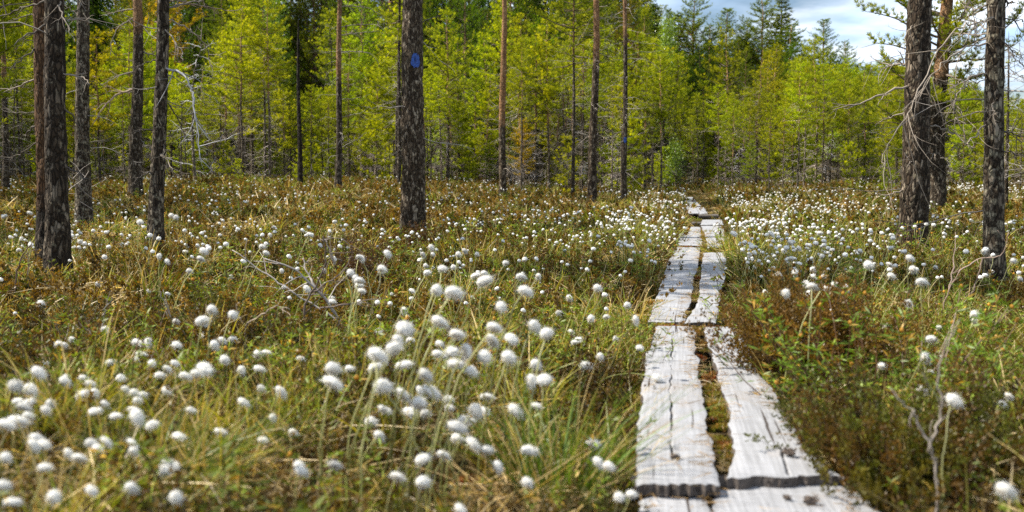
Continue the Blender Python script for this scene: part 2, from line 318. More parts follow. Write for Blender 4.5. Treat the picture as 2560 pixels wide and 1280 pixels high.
# ------------------------------------------------------------------ boardwalk
PLANK_QUADS = []
def poly_at(poly, t):
    poly = np.asarray(poly, float); d = np.concatenate([[0], np.cumsum(np.linalg.norm(np.diff(poly, axis=0), axis=1))]); d /= d[-1]
    return np.stack([np.interp(t, d, poly[:, k]) for k in range(2)], -1)
def plank(label, left, right, zt, thick=0.036, ext=0.0, crack=None, seed=0, tilt=0.0, res=(46, 150), chips=()):
    """left / right edge as rows of picture points from the near end to the far end, put down on the height zt"""
    rg = np.random.default_rng(100 + seed)
    zf = (lambda y: zt) if not callable(zt) else zt
    def down(pts):
        o = []
        for px, py in pts:
            z = zf(5.0)
            for _ in range(6): p = onz(px, py, z); z = zf(p[1])
            o.append(p[:2])
        return np.array(o)
    Lp, Rp = down(left), down(right)
    if ext:
        for P in (Lp, Rp): pass
        dL = nrm(Lp[0] - Lp[1]); dR = nrm(Rp[0] - Rp[1]); Lp = np.vstack([Lp[0] + dL * ext, Lp]); Rp = np.vstack([Rp[0] + dR * ext, Rp])
    PLANK_QUADS.append((Lp, Rp))
    nu, nv = res
    v = np.linspace(0, 1, nv); u = np.linspace(0, 1, nu)
    A = poly_at(Lp, v); B = poly_at(Rp, v)
    jag = lambda s: 0.012 * (vnoise(v * 60, s) - 0.5) + 0.02 * (vnoise(v * 14, s + 3) - 0.5)
    P = A[:, None] * (1 - u)[None, :, None] + B[:, None] * u[None, :, None]
    P[..., 0] += jag(seed)[:, None] * (1 - u) + jag(seed + 50)[:, None] * u
    endj = 0.028 * (vnoise(u * 22, seed + 9) - 0.5) + 0.02 * (vnoise(u * 3, seed + 19) - 0.5)
    P[..., 1] += endj[None] * (1 - v)[:, None] ** 8
    endf = 0.03 * (vnoise(u * 8, seed + 29) - 0.5); P[..., 1] += endf[None] * v[:, None] ** 8
    Z = np.vectorize(lambda y: float(zf(y)))(P[..., 1]) + tilt * (u - 0.5)[None]
    Z += 0.006 * (vnoise(P[..., 0] * 9, P[..., 1] * 3 + seed) - 0.5) - 0.006 * (np.abs(u - 0.5)[None] * 2) ** 6 - 0.006 * (1 - v)[:, None] ** 30
    col = np.ones((nv, nu, 3))
    if crack is not None:
        cp = down(crack); cy = cp[:, 1]; o = np.argsort(cy)
        cx = np.interp(P[..., 1], cy[o], cp[o, 0]); ins = (P[..., 1] > cy.min()) & (P[..., 1] < cy.max())
        cx = cx + 0.012 * (vnoise(P[..., 1] * 14, 3 + seed) - 0.5)
        wd = 0.0028 * ss(0.25, 0.5, vnoise(P[..., 1] * 4, 77)) + 0.0008
        hit = ins & (np.abs(P[..., 0] - cx) < wd); Z[hit] -= 0.02; col[hit] = (0.16, 0.13, 0.11)
    top = np.concatenate([P, Z[..., None]], -1)
    cen = top.mean((0, 1)); 
    y0 = np.array([0, 0, 0])
    # local frame: Y along the board so the grain follows it
    ax = nrm(np.append((B[-1] + A[-1]) / 2 - (A[0] + B[0]) / 2, 0)); ang = math.atan2(-ax[0], ax[1])
    Rz = np.array([[math.cos(ang), -math.sin(ang), 0], [math.sin(ang), math.cos(ang), 0], [0, 0, 1]])
    G = Geo()
    def loc(a): return (a.reshape(-1, 3) - cen) @ Rz
    i = np.arange(nv - 1)[:, None] * nu + np.arange(nu - 1); q = np.stack([i, i + 1, i + nu + 1, i + nu], -1).reshape(-1, 4)
    bot = top.copy(); bot[..., 2] = np.minimum(top[..., 2], 9) - thick
    G.add(loc(top), q=q, col=col.reshape(-1, 3))
    def wall(ring, flip):
        k = len(ring); lo = ring.copy(); lo[:, 2] -= thick; mid = ring.copy(); mid[:, 2] -= thick * 0.5
        mid[:, :2] += rg.normal(size=(k, 2)) * 0.0025
        a = np.concatenate([ring, mid, lo]); j = np.arange(k - 1)
        qq = np.concatenate([np.stack([j, j + 1, j + k + 1, j + k], -1), np.stack([j + k, j + k + 1, j + 2 * k + 1, j + 2 * k], -1)])
        if flip: qq = qq[:, ::-1]
        G.add(loc(a), q=qq, col=(0.34, 0.28, 0.23))  # end and side faces tinted darker, their shade put into the colour
    wall(top[0], True); wall(top[-1], False); wall(top[:, 0], False); wall(top[:, -1], True)
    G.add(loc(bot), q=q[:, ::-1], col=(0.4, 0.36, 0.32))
    o = link('boardwalk_plank', G.mesh('boardwalk_plank', M_wood, False)); o.location = cen; o.rotation_euler = (0, 0, ang)
    for p in o.data.polygons[:len(q)]: p.use_smooth = True
    tag(o, label, 'plank', 'boardwalk planks'); return o

def build_walk():
    Z0 = 0.085
    plank('grey plank cut off by the bottom edge, left of the nearest pair', [(1594, 1282), (1610, 1231)], [(1786, 1282), (1759, 1233)], Z0 - 0.02, ext=0.9, seed=1, res=(40, 60))
    plank('broad grey plank at the very front, right of the nearest pair, with two dark knots', [(1792, 1282), (1783, 1222)], [(2202, 1282), (2113, 1186)], Z0 - 0.012, ext=0.9, seed=2, res=(50, 60))
    plank('left grey plank of the second pair, split by a long dark crack', [(1583, 1205), (1596, 1072), (1606, 935), (1622, 870), (1639, 815)], [(1800, 1205), (1786, 1124), (1760, 1020), (1748, 943), (1735, 815)], Z0 + 0.03,
          crack=[(1685, 1150), (1676, 1075), (1681, 1030), (1674, 980), (1678, 930), (1681, 860), (1684, 825)], seed=3, res=(110, 220))
    plank('right grey plank of the second pair, curving along the brown heather bush', [(1824, 1189), (1832, 1115), (1818, 1020), (1790, 920), (1772, 860), (1758, 816)], [(2103, 1183), (2048, 1144), (1964, 1034), (1905, 935), (1878, 870), (1838, 816)], Z0 + 0.028,
          crack=[(1968, 1182), (1962, 1150), (1955, 1120)], seed=4, res=(60, 220))
    plank('left grey plank of the third pair, long and straight', [(1623, 802), (1640, 742), (1662, 680), (1685, 617)], [(1711, 803), (1722, 760), (1737, 690), (1752, 619)], Z0 + 0.02, seed=5, res=(36, 120))
    plank('right grey plank of the third pair, its near end lifted off the ground', [(1712, 805), (1745, 755), (1752, 700), (1759, 632)], [(1792, 803), (1800, 740), (1812, 690), (1818, 630)], Z0 + 0.035, seed=6, res=(36, 120))
    plank('left grey plank of the fourth pair, beside the strip of red moss', [(1687, 612), (1700, 585), (1711, 567)], [(1756, 613), (1752, 585), (1750, 567)], Z0 + 0.02, seed=7, res=(24, 50))
    plank('right grey plank of the fourth pair, beside the strip of red moss', [(1770, 619), (1764, 590), (1753, 563)], [(1817, 617), (1812, 588), (1808, 565)], Z0 + 0.03, seed=8, res=(24, 50))
    zf = lambda y: float(pathz(y)) - 0.0
    plank('short single plank lying right of the path behind the fourth pair', [(1752, 561), (1756, 549)], [(1808, 561), (1804, 549)], lambda y: zf(y) + 0.02, seed=9, res=(16, 20))
    plank('far left plank where the path narrows, beside a mossy gap', [(1722, 533), (1716, 514)], [(1748, 533), (1741, 514)], zf, seed=10, res=(12, 20))
    plank('far right plank where the path narrows, beside a mossy gap', [(1749, 534), (1742, 517)], [(1769, 533), (1760, 517)], zf, seed=11, res=(12, 20))
    plank('pale plank farther along the path, last but one before the forest', [(1714, 512), (1712, 502)], [(1752, 513), (1744, 503)], lambda y: zf(y) + 0.02, seed=12, res=(12, 20))
    plank('last visible plank of the path, bending left toward the forest', [(1711, 500), (1714, 491)], [(1741, 500), (1732, 491)], lambda y: zf(y) + 0.03, seed=13, res=(12, 20))
    def sleeper(px0, px1, py, z, label, r=0.045):
        a = onz(px0, py, z); b = onz(px1, py, z); G = Geo()
        k = 9; t = np.linspace(0, 1, k)[:, None]; pts = a * (1 - t) + b * t - (a + b) / 2
        tube(G, pts, r * (1 + 0.08 * np.sin(np.arange(k) * 2.1)), 10, (0.42, 0.36, 0.3)); tube(G, pts[::-1][:2], r, 10, (0.42, 0.36, 0.3))
        o = link('sleeper', G.mesh('sleeper', M_wood, True)); o.location = (a + b) / 2; tag(o, label, 'crossbeam', 'crossbeams under the boardwalk')
    sleeper(1575, 2120, 1222, 0.02, 'dark round crossbeam under the front ends of the second pair of planks')
    sleeper(1620, 1815, 812, 0.035, 'dark round crossbeam under the near ends of the third pair of planks')
    sleeper(1690, 1822, 624, 0.03, 'dark round crossbeam between the third and fourth pair of planks')
    sleeper(1728, 1812, 560, 0.03, 'dark round crossbeam behind the fourth pair of planks')
    sleeper(1746, 1796, 541, 0.12, 'raised dark log across the path beyond the short single plank', 0.05)
build_walk()
def on_plank(x, y, grow=0.0):
    x = np.asarray(x, float); y = np.asarray(y, float); r = np.zeros(x.shape, bool)
    for Lp, Rp in PLANK_QUADS:
        o = np.argsort(Lp[:, 1]); a = np.interp(y, Lp[o, 1], Lp[o, 0]); o2 = np.argsort(Rp[:, 1]); b = np.interp(y, Rp[o2, 1], Rp[o2, 0])
        y0 = min(Lp[:, 1].min(), Rp[:, 1].min()); y1 = max(Lp[:, 1].max(), Rp[:, 1].max())
        r |= (y > y0 - grow) & (y < y1 + grow) & (x > a - grow) & (x < b + grow)
    return r
def in_walk(x, y, grow=0.0):
    """anywhere between the outer edges of the walk"""
    x = np.asarray(x, float); y = np.asarray(y, float); lo = np.full(x.shape, 1e9); hi = np.full(x.shape, -1e9)
    for Lp, Rp in PLANK_QUADS:
        o = np.argsort(Lp[:, 1]); a = np.interp(y, Lp[o, 1], Lp[o, 0]); o2 = np.argsort(Rp[:, 1]); b = np.interp(y, Rp[o2, 1], Rp[o2, 0])
        y0 = min(Lp[:, 1].min(), Rp[:, 1].min()) - 0.2; y1 = max(Lp[:, 1].max(), Rp[:, 1].max()) + 0.2
        k = (y > y0) & (y < y1); lo = np.where(k, np.minimum(lo, a), lo); hi = np.where(k, np.maximum(hi, b), hi)
    return (x > lo - grow) & (x < hi + grow)

# ------------------------------------------------------------------ pines
def orange_col(n, t, start, lich):
    return np.stack([ss(start, start + 0.12, t) * 0.75, np.full(n, lich) * (1 - 0.6 * t), np.ones(n)], 1)
def big_trunk(name, base, top_dir, H, r0, parent, seed, orange=0.5, lich=0.6, sides=28, flare=1.5, color=(1, 1, 1, 1), taper=0.75, vis=4.0, limbs=None):
    """trunk in local coordinates of its thing; base at the origin, leaning along top_dir"""
    rg = np.random.default_rng(seed)
    zs = np.concatenate([np.arange(-0.25, vis, 0.03), np.linspace(vis, H, 30)[1:]])
    t = np.clip(zs / H, 0, 1)
    bow = np.stack([0.05 * np.sin(zs * 0.9 + seed) * ss(0, 2, zs), 0.05 * np.sin(zs * 0.7 + 2 * seed) * ss(0, 2, zs), np.zeros_like(zs)], 1) * min(1, r0 * 5)
    pts = np.asarray(top_dir)[None] * zs[:, None] + bow - bow[np.searchsorted(zs, 0)]
    rad = r0 * ((1 - t) ** taper * 0.97 + 0.03) * (1 + (flare - 1) * np.exp(-np.maximum(zs, 0) / 0.28))
    G = Geo()
    def wob(i, th):
        a = th[None] / (2 * np.pi) * round(2 * np.pi * r0 / 0.05 + 2); z = zs[:, None]
        per = lambda s: vnoise(np.cos(th)[None] * r0 * s + seed * 3.1 + z * 0.0, np.sin(th)[None] * r0 * s + z * s * 0.28)
        return 1 + 0.16 * (per(34) - 0.5) + 0.10 * (per(14) - 0.5) + 0.06 * (per(75) - 0.5)
    tube(G, pts, rad, sides, orange_col(len(zs), t, orange, lich), wob=wob)
    def P(z): return np.stack([np.interp(z, zs, pts[:, k]) for k in range(3)], -1)
    def Rr(z): return np.interp(z, zs, rad)
    if limbs: limbs(G, P, Rr)
    o = link(name, G.mesh('trunk', [M_bark, M_twig], True), parent); o.color = color
    return o, P, Rr

def crown_geo(rg, H, c0, spread, r0, P, fine=1.0, dens=1.0, col=(0.20, 0.25, 0.012), new=(0.40, 0.42, 0.03), up=0.5, prof=None, G=None):
    G = G or Geo(); z = c0 * H; tp = []; ta = []; tc = []
    wh = 0.27
    while z < H - 0.05:
        s = (z - c0 * H) / (H - c0 * H)
        pr = (prof(s) if prof else (0.55 + 0.9 * s if s < 0.35 else 0.865 * (1 - (s - 0.35) / 0.65) ** 0.75) + 0.06)
        nb = rg.integers(3, 6); ph = rg.uniform(0, 6.3)
        for k in range(nb):
            if rg.random() > 0.92 * min(1, dens + 0.2): continue
            L = spread * pr * rg.uniform(0.6, 1.2); az = ph + k * 6.283 / nb + rg.normal() * 0.35
            el = -0.12 + up * s + rg.normal() * 0.15
            d = np.array([math.cos(az) * math.cos(el), math.sin(az) * math.cos(el), math.sin(el)])
            n = max(3, int(L / 0.16)); p = wander(P(z), d, L, n, 0.14, -0.07, rg)
            tube(G, p, np.linspace(max(0.006, 0.016 * L), 0.003, n + 1), 4, (0.14, 0.1, 0.07), m=1)
            for j in range(max(1, int(n * 0.25)), n + 1):
                dj = nrm(p[j] - p[j - 1])
                for sgn in ((-1, 1) if j < n else (0,)):
                    for _ in range(1 if rg.random() > 0.25 else 2):
                        if rg.random() > dens * 0.78: continue
                        sd_ = nrm(np.cross(dj, [0, 0, 1])) * sgn
                        dd = nrm(dj * 0.8 + sd_ * rg.uniform(0.5, 1.1) + np.array([0, 0, rg.uniform(0.1, 0.7)]))
                        l = rg.uniform(0.10, 0.30) * (0.6 + 0.4 * L / max(spread, 0.1)); m = max(2, int(l / 0.06))
                        tt = np.linspace(0.15, 1, m)[:, None]
                        q = p[j] + dd * l * tt + np.array([0, 0, 0.25]) * l * tt ** 2
                        tp.append(q); ta.append(np.tile(nrm(dd + np.array([0, 0, 0.35])), (m, 1)))
                        f = tt ** 2 * rg.uniform(0.1, 1.15)
                        tc.append(np.asarray(col) * (1 - f) + np.asarray(new) * f)
        z += wh * rg.uniform(0.7, 1.2)
    tp = np.concatenate(tp); ta = np.concatenate(ta); tc = np.concatenate(tc)
    needles(G, tp, ta, int(18 * fine), 0.115, 0.0125 / fine ** 0.5, tc, 0, rg, 0.75)
    return G
def twigs(G, rg, P, Rr, z0, z1, n, L0, col, r=0.006, droop=0.05):
    for _ in range(n):
        z = rg.uniform(z0, z1); az = rg.uniform(0, 6.283); el = rg.uniform(-0.3, 0.35)
        d = np.array([math.cos(az) * math.cos(el), math.sin(az) * math.cos(el), math.sin(el)]); L = L0 * rg.uniform(0.3, 1.2)
        p = wander(P(z) + d * Rr(z) * 0.6, d, L, 6, 0.16, droop, rg); tube(G, p, np.linspace(r * 1.3, r * 0.35, 7), 3, col)
        for j in range(2, 7):
            if rg.random() < 0.75:
                dd = nrm(nrm(p[j] - p[j - 1]) + rg.normal(size=3) * 0.7); w = wander(p[j], dd, L * rg.uniform(0.15, 0.45), 3, 0.2, 0.03, rg)
                tube(G, w, np.linspace(r * 0.6, r * 0.25, 4), 3, col, cap=False)

def small_trunk_geo(rg, H, r0, c0, orange, sides=8, ntw=26, L0=0.8, crook=0.10):
    zs = np.linspace(-0.2, H, 26); b = np.cumsum(rg.normal(size=(26, 2)) * crook * 0.25, 0); b -= b[1]; b *= np.clip(zs / H, 0, 1)[:, None]
    pts = np.stack([b[:, 0], b[:, 1], zs], 1); rad = r0 * ((1 - np.clip(zs / H, 0, 1)) ** 0.8 * 0.93 + 0.07)
    P = lambda z: np.stack([np.interp(z, zs, pts[:, k]) for k in range(3)], -1); Rr = lambda z: np.interp(z, zs, rad)
    G = Geo(); tube(G, pts, rad, sides, orange_col(26, np.clip(zs / H, 0, 1), orange, 0.9))
    return G, P, Rr
PROTO = {}
def add_limbs(G, T):
    T.qm = [np.full(len(a), 1) for a in T.q]; T.tm = [np.full(len(a), 1) for a in T.t]; G.merge(T)
def proto_pine(key, seed, H, r0, c0, spread, fine=1.0, dens=1.0, up=0.55, ntw=30, orange=0.35, col=None, new=None, prof=None, L0=0.9, sides=8, crook=0.1):
    rg = np.random.default_rng(seed)
    G, P, Rr = small_trunk_geo(rg, H, r0, c0, orange, sides=sides, crook=crook)
    T = Geo(); twigs(T, rg, P, Rr, 0.06 * H, (c0 + 0.25) * H, ntw, L0, (0.20, 0.17, 0.145)); add_limbs(G, T)
    K = crown_geo(rg, H, c0, spread, r0, P, fine, dens, col or (0.21, 0.262, 0.008), new or (0.46, 0.49, 0.022), up, prof)
    PROTO[key] = (H, G.mesh('trunk', [M_bark, M_twig], True), None, K.mesh('crown', [M_needle, M_twig]))
def proto_spruce(key, seed, H, col=(0.045, 0.072, 0.008), new=(0.11, 0.14, 0.014), spread=1.9):
    rg = np.random.default_rng(seed); G, P, Rr = small_trunk_geo(rg, H, 0.14, 0.1, 2, crook=0.04)
    K = Geo(); z = 0.08 * H; tp = []; ta = []; tc = []
    while z < H:
        s = z / H; L1 = spread * (1 - s) ** 0.85 + 0.12
        nb = 7; ph = rg.uniform(0, 6.3)
        for k in range(nb):
            az = ph + k * 6.283 / nb + rg.normal() * 0.2; L = L1 * rg.uniform(0.6, 1.2); el = -0.25 + 0.6 * s + rg.normal() * 0.1
            d = np.array([math.cos(az) * math.cos(el), math.sin(az) * math.cos(el), math.sin(el)])
            n = max(2, int(L / 0.13)); t = np.linspace(0.15, 1, n)[:, None]
            q = P(z) + d * L * t + np.array([0, 0, -0.25 * L]) * t * (1 - t) * 2 + rg.normal(size=(n, 3)) * 0.05
            for sgn in (-1, 1):
                sdv = nrm(np.cross(d, [0, 0, 1])) * sgn
                tp.append(q + sdv * 0.05); ta.append(np.tile(nrm(d + sdv * 0.9 + np.array([0, 0, -0.2])), (n, 1)))
                f = t ** 2 * rg.uniform(0, 1); tc.append(np.asarray(col) * (1 - f) + np.asarray(new) * f)
        z += 0.30 * rg.uniform(0.7, 1.2)
    needles(K, np.concatenate(tp), np.concatenate(ta), 5, 0.24, 0.055, np.concatenate(tc), 0, rg, 0.6)
    PROTO[key] = (H, G.mesh('trunk', M_bark, True), None, K.mesh('crown', [M_needle, M_twig]))
def proto_birch(key, seed, H, col=(0.16, 0.26, 0.02), spread=1.3, n=9000):
    rg = np.random.default_rng(seed); G, P, Rr = small_trunk_geo(rg, H, 0.05, 0.2, 2, crook=0.12)
    K = Geo(); c = []
    for k in range(46):
        z = H * rg.uniform(0.22, 1); s = z / H; az = rg.uniform(0, 6.3); L = spread * (1.15 - s) * rg.uniform(0.3, 1)
        d = np.array([math.cos(az), math.sin(az), 0.7]); p = wander(P(z * 0.92), d, L, 5, 0.15, 0, rg); tube(K, p, np.linspace(0.01, 0.003, 6), 3, (0.16, 0.14, 0.12), m=1); c.append(p[2:])
    c = np.concatenate(c); w = c[rg.integers(0, len(c), n)] + rg.normal(size=(n, 3)) * 0.17
    needles(K, w, nrm(rg.normal(size=(n, 3)) + np.array([0, 0, -0.3])), 1, 0.055, 0.045, np.asarray(col) * rg.uniform(0.6, 1.35, (n, 1)), 0, rg, 0.7)
    PROTO[key] = (H, G.mesh('trunk', M_bark, True), None, K.mesh('crown', [M_leaf, M_twig]))
def proto_snag(key, seed, H, r0=0.05, n=34, L0=0.7):
    rg = np.random.default_rng(seed); G, P, Rr = small_trunk_geo(rg, H, r0, 0.9, 2, crook=0.16)
    T = Geo(); twigs(T, rg, P, Rr, 0.1 * H, 0.98 * H, n, L0, (0.33, 0.31, 0.30), 0.007); add_limbs(G, T)
    PROTO[key] = (H, G.mesh('trunk', [M_bark, M_twig], True), None, None)

for i in range(5): proto_pine('bog%d' % i, 20 + i, 6.0, 0.055, [0.34, 0.42, 0.28, 0.50, 0.38][i], [1.45, 1.25, 1.5, 1.2, 1.35][i], dens=[0.95, 0.85, 1, 0.8, 0.9][i], ntw=44)
for i in range(3): proto_pine('tall%d' % i, 40 + i, 9.0, 0.10, [0.40, 0.32, 0.45][i], [2.1, 1.95, 1.85][i], dens=0.95, ntw=50, L0=1.1)
for i in range(3): proto_pine('young%d' % i, 50 + i, 2.4, 0.022, [0.08, 0.12, 0.10][i], [0.75, 0.62, 0.7][i], dens=1, ntw=14, L0=0.4, up=0.8, orange=2, fine=1.0)
for i in range(3): proto_pine('pole%d' % i, 110 + i, 8.0, 0.062, [0.55, 0.62, 0.5][i], [1.25, 1.1, 1.35][i], dens=0.9, ntw=70, L0=0.8, orange=[0.5, 2, 0.4][i])
for i in range(2): proto_pine('sparse%d' % i, 60 + i, 5.5, 0.05, 0.5, 0.8, dens=0.5, ntw=70, L0=0.8)
for i in range(3): proto_spruce('spruce%d' % i, 70 + i, 14, spread=[2.4, 2.1, 2.7][i])
for i in range(3): proto_pine('far%d' % i, 80 + i, 14, 0.14, [0.22, 0.16, 0.30][i], [3.0, 2.7, 3.1][i], dens=1, ntw=30, L0=1.3, col=(0.07, 0.115, 0.007), new=(0.17, 0.23, 0.014), up=0.6)
for i in range(2): proto_birch('birch%d' % i, 90 + i, 6.5)
proto_birch('birch2', 95, 2.2, spread=0.6, n=2200)
for i in range(3): proto_snag('snag%d' % i, 97 + i, 4.0)

TREES = []
NAMES = dict(bog='bog_pine', tall='pine_tree', young='young_pine', pole='pine_tree', sparse='dying_pine', spruce='spruce_tree', far='pine_tree', birch='birch_tree', snag='dead_snag')
def plant_tree(key, px, Y, h, label=None, group=None, color=(1, 1, 1), rot=None, wide=None, name=None, lean=(0, 0)):
    H, mt, mw, mk = PROTO[key]; x = (px - 1280) / F * Y * 1.0
    x = at(px, HZ, Y)[0]; z = float(g(x, Y)) - 0.03; s = h / H; w = s if wide is None else wide * s
    kind = key.rstrip('0123456789'); o = empty(name or NAMES[kind], (x, Y, z)); o.rotation_euler = (lean[0], lean[1], random.uniform(0, 6.28) if rot is None else rot)
    o.scale = (w, w, s)
    a = link('trunk', mt, o); v = random.uniform(1.0, 2.4); a.color = (v, v, v * 1.05, 1)
    if kind == 'birch': a.color = (2.2, 2.3, 2.4, 1)
    if kind == 'snag': a.color = (2.0, 2.1, 2.3, 1)
    if mw: link('dead_branches', mw, o)
    if mk: b = link('crown', mk, o); b.color = (*color, 1)
    tag(o, label, {'bog': 'pine tree', 'tall': 'pine tree', 'young': 'pine sapling', 'pole': 'pine tree', 'sparse': 'pine tree', 'spruce': 'spruce tree', 'far': 'pine tree', 'birch': 'birch tree', 'snag': 'dead tree'}[kind], group)
    TREES.append((o, key, px, Y, h, color)); return o

random.seed(3)
# ------------------------------------------------------------------ foreground pines: picture column of foot and of the trunk at the top edge
FORE = {}
def fore_tree(key, label, pxb, Y, w, pxt, H, seed, orange=0.5, lich=0.5, sides=30, c0=0.55, spread=1.6, color=(1, 1, 1, 1), crown=True, taper=0.75, group='pine trunks standing on the bog', name='pine_tree', tw=0, twz=(0.6, 4), dens=0.8):
    zb = 0
    for _ in range(4):
        row = HZ + F * (CAMZ - zb) / Y; p = at(pxb, row, Y); zb = float(g(p[0], Y))
    base = np.array([p[0], Y, zb]); top = at(pxt, 0, Y); d = (top - base) / (top[2] - base[2])
    o = empty(name, base); rg = np.random.default_rng(seed)
    def limbs(G, P, Rr):
        if tw: T = Geo(); twigs(T, rg, P, Rr, twz[0], twz[1], tw, 0.9, (0.30, 0.27, 0.245), 0.006); add_limbs(G, T)
    t, P, Rr = big_trunk('trunk', base, d, H, w * Y / F / 2, o, seed, orange, lich, sides, color=color, taper=taper, vis=min(H * 0.8, top[2] - base[2] + 0.6), limbs=limbs)
    if crown:
        K = crown_geo(rg, H, c0, spread, 0.1, P, 1.0, dens); k = link('crown', K.mesh('crown', [M_needle, M_twig]), o)
    tag(o, label, 'pine tree' if name != 'dead_snag' else 'dead tree', group)
    FORE[key] = (t, base, P, Rr, Y); return o
fore_tree('a', 'thin brown pine trunk cut by the left edge of the photo', 14, 30, 17, 12, 9, 1, 0.3, 0.6, 16, tw=40)
fore_tree('b', 'reddish pine trunk half hidden behind the thick dark trunk on the left', 121, 10.6, 50, 112, 10, 2, 0.02, 0.45, 28, tw=8, color=(0.36, 0.34, 0.32, 1))
fore_tree('c', 'thick dark pine trunk in front of the reddish one on the left', 146, 9.0, 56, 140, 11, 3, 0.9, 0.55, 34, tw=6, color=(0.8, 0.78, 0.75, 1))
fore_tree('d', 'lichen grey pine trunk just right of the thick dark left one', 210, 16.5, 38, 206, 11, 4, 0.9, 0.95, 28, tw=8)
fore_tree('e', 'pine trunk with a reddish top and long bare boughs reaching left', 339, 26, 32, 343, 12, 5, 0.30, 0.6, 24, tw=10)
fore_tree('f', 'narrow leaning pine trunk with dead branches drooping to its right', 387, 10.9, 37, 403, 9, 6, 0.9, 0.85, 28, tw=8)
fore_tree('g', 'slim straight pine trunk far out between the left group and the blue marked trunk', 845, 30, 17, 851, 11, 7, 0.25, 0.6, 16, tw=34, twz=(1, 6))
fore_tree('h', 'stout grey pine trunk marked with a large blue paint spot', 1030, 15.7, 60, 1040, 15, 8, 0.9, 0.55, 36, color=(1.25, 1.22, 1.18, 1), tw=4)
fore_tree('i', 'slim pine with bright orange bark on its upper trunk, mid photo', 1257, 31, 19, 1259, 13, 9, 0.12, 0.5, 16, tw=14, color=(1.25, 1.2, 1.1, 1))
fore_tree('j', 'orange topped pine trunk left of the tree with the small blue mark', 1481, 30, 22, 1490, 13, 10, 0.28, 0.5, 18, tw=40, twz=(2, 6), color=(1.2, 1.15, 1.1, 1))
fore_tree('k', 'thin brown pine trunk bearing a small blue paint mark', 1560, 29, 14, 1563, 12, 11, 0.35, 0.5, 14, tw=50, twz=(1, 6))
fore_tree('l', 'thin pine trunk with twiggy dead limbs, left of the orange topped pair', 1432, 32, 10, 1436, 8, 12, 0.5, 0.6, 12, tw=60, twz=(1, 5))
fore_tree('m', 'thin dark pine trunk close behind the blue marked stout trunk', 997, 33, 12, 1000, 9, 13, 0.8, 0.6, 12, tw=50, twz=(0.8, 5))
fore_tree('n', 'bare blackened dead trunk with a broken tip, in front of the forest', 751, 33, 13, 745, 5.6, 14, 2, 0.2, 12, crown=False, taper=0.5, name='dead_snag', color=(0.45, 0.45, 0.5, 1))
fore_tree('o', 'big rough pine trunk leaning right beside the path', 2277, 11.0, 66, 2311, 13, 15, 0.9, 0.6, 36, color=(0.95, 0.92, 0.9, 1), tw=8)
fore_tree('p', 'orange tinged pine trunk behind the big leaning one on the right', 2342, 21, 42, 2361, 10, 16, 0.24, 0.55, 28, c0=0.20, spread=2.3, tw=40, twz=(0.8, 4), dens=1.0)
fore_tree('q', 'lichen covered pine trunk with tangled dead branches near the right edge', 2487, 8.1, 50, 2485, 10, 17, 0.9, 0.95, 32, tw=14)
fore_tree('r', 'spindly dark pine close behind the tangled trunk near the right edge', 2514, 24, 11, 2524, 4.3, 18, 2, 0.6, 12, tw=70, twz=(0.5, 4.2), crown=False)

def bough(key, pts, r0=0.012, drift=0.3, col=(0.27, 0.25, 0.235), seed=0, tw=3):
    """dead branch of a foreground pine through picture points, leaving the trunk and drifting in depth"""
    o, base, P, Rr, Y = FORE[key]; rg = np.random.default_rng(500 + seed); n = len(pts)
    w = np.array([at(x, y, Y + drift * k / max(1, n - 1)) for k, (x, y) in enumerate(pts)]) - base
    w[0] = P(w[0][2]) + (w[0] - P(w[0][2])) * 0.5
    # smooth
    d = np.linspace(0, n - 1, 4 * n); p = np.stack([np.interp(d, np.arange(n), w[:, k]) for k in range(3)], 1)
    for _ in range(3): p[1:-1] = (p[:-2] + 2 * p[1:-1] + p[2:]) / 4
    L = np.linalg.norm(np.diff(p, axis=0), axis=1).sum(); p[1:-1] += rg.normal(size=(len(p) - 2, 3)) * 0.008
    G = Geo(); tube(G, p, np.linspace(r0, r0 * 0.28, len(p)) * (1 + 0.12 * rg.normal(size=len(p))), 6, col)
    for _ in range(tw * 2):
        i = rg.integers(2, len(p) - 1); dd = nrm(nrm(p[i + 1] - p[i - 1]) + rg.normal(size=3) * 0.75)
        q = wander(p[i], dd, L * rg.uniform(0.12, 0.45), 5, 0.16, 0.02, rg); tube(G, q, np.linspace(r0 * 0.45, r0 * 0.15, 6), 4, col)
        for _ in range(2):
            j = rg.integers(1, 5); d2 = nrm(nrm(q[j + 1] - q[j]) + rg.normal(size=3) * 0.8); tube(G, wander(q[j], d2, L * 0.12, 3, 0.2, 0.02, rg), np.linspace(r0 * 0.25, r0 * 0.1, 4), 3, col, cap=False)
    link('dead_branch', G.mesh('dead_branch', M_twig, True), o)
k1 = lambda l: [(x / 2.844, y / 2.844) for x, y in l]
k3 = lambda l: [(1660 + x / 2.2856, y / 2.2856) for x, y in l]
DK = (0.09, 0.075, 0.06); LT = (0.24, 0.20, 0.16)
n_ = 0
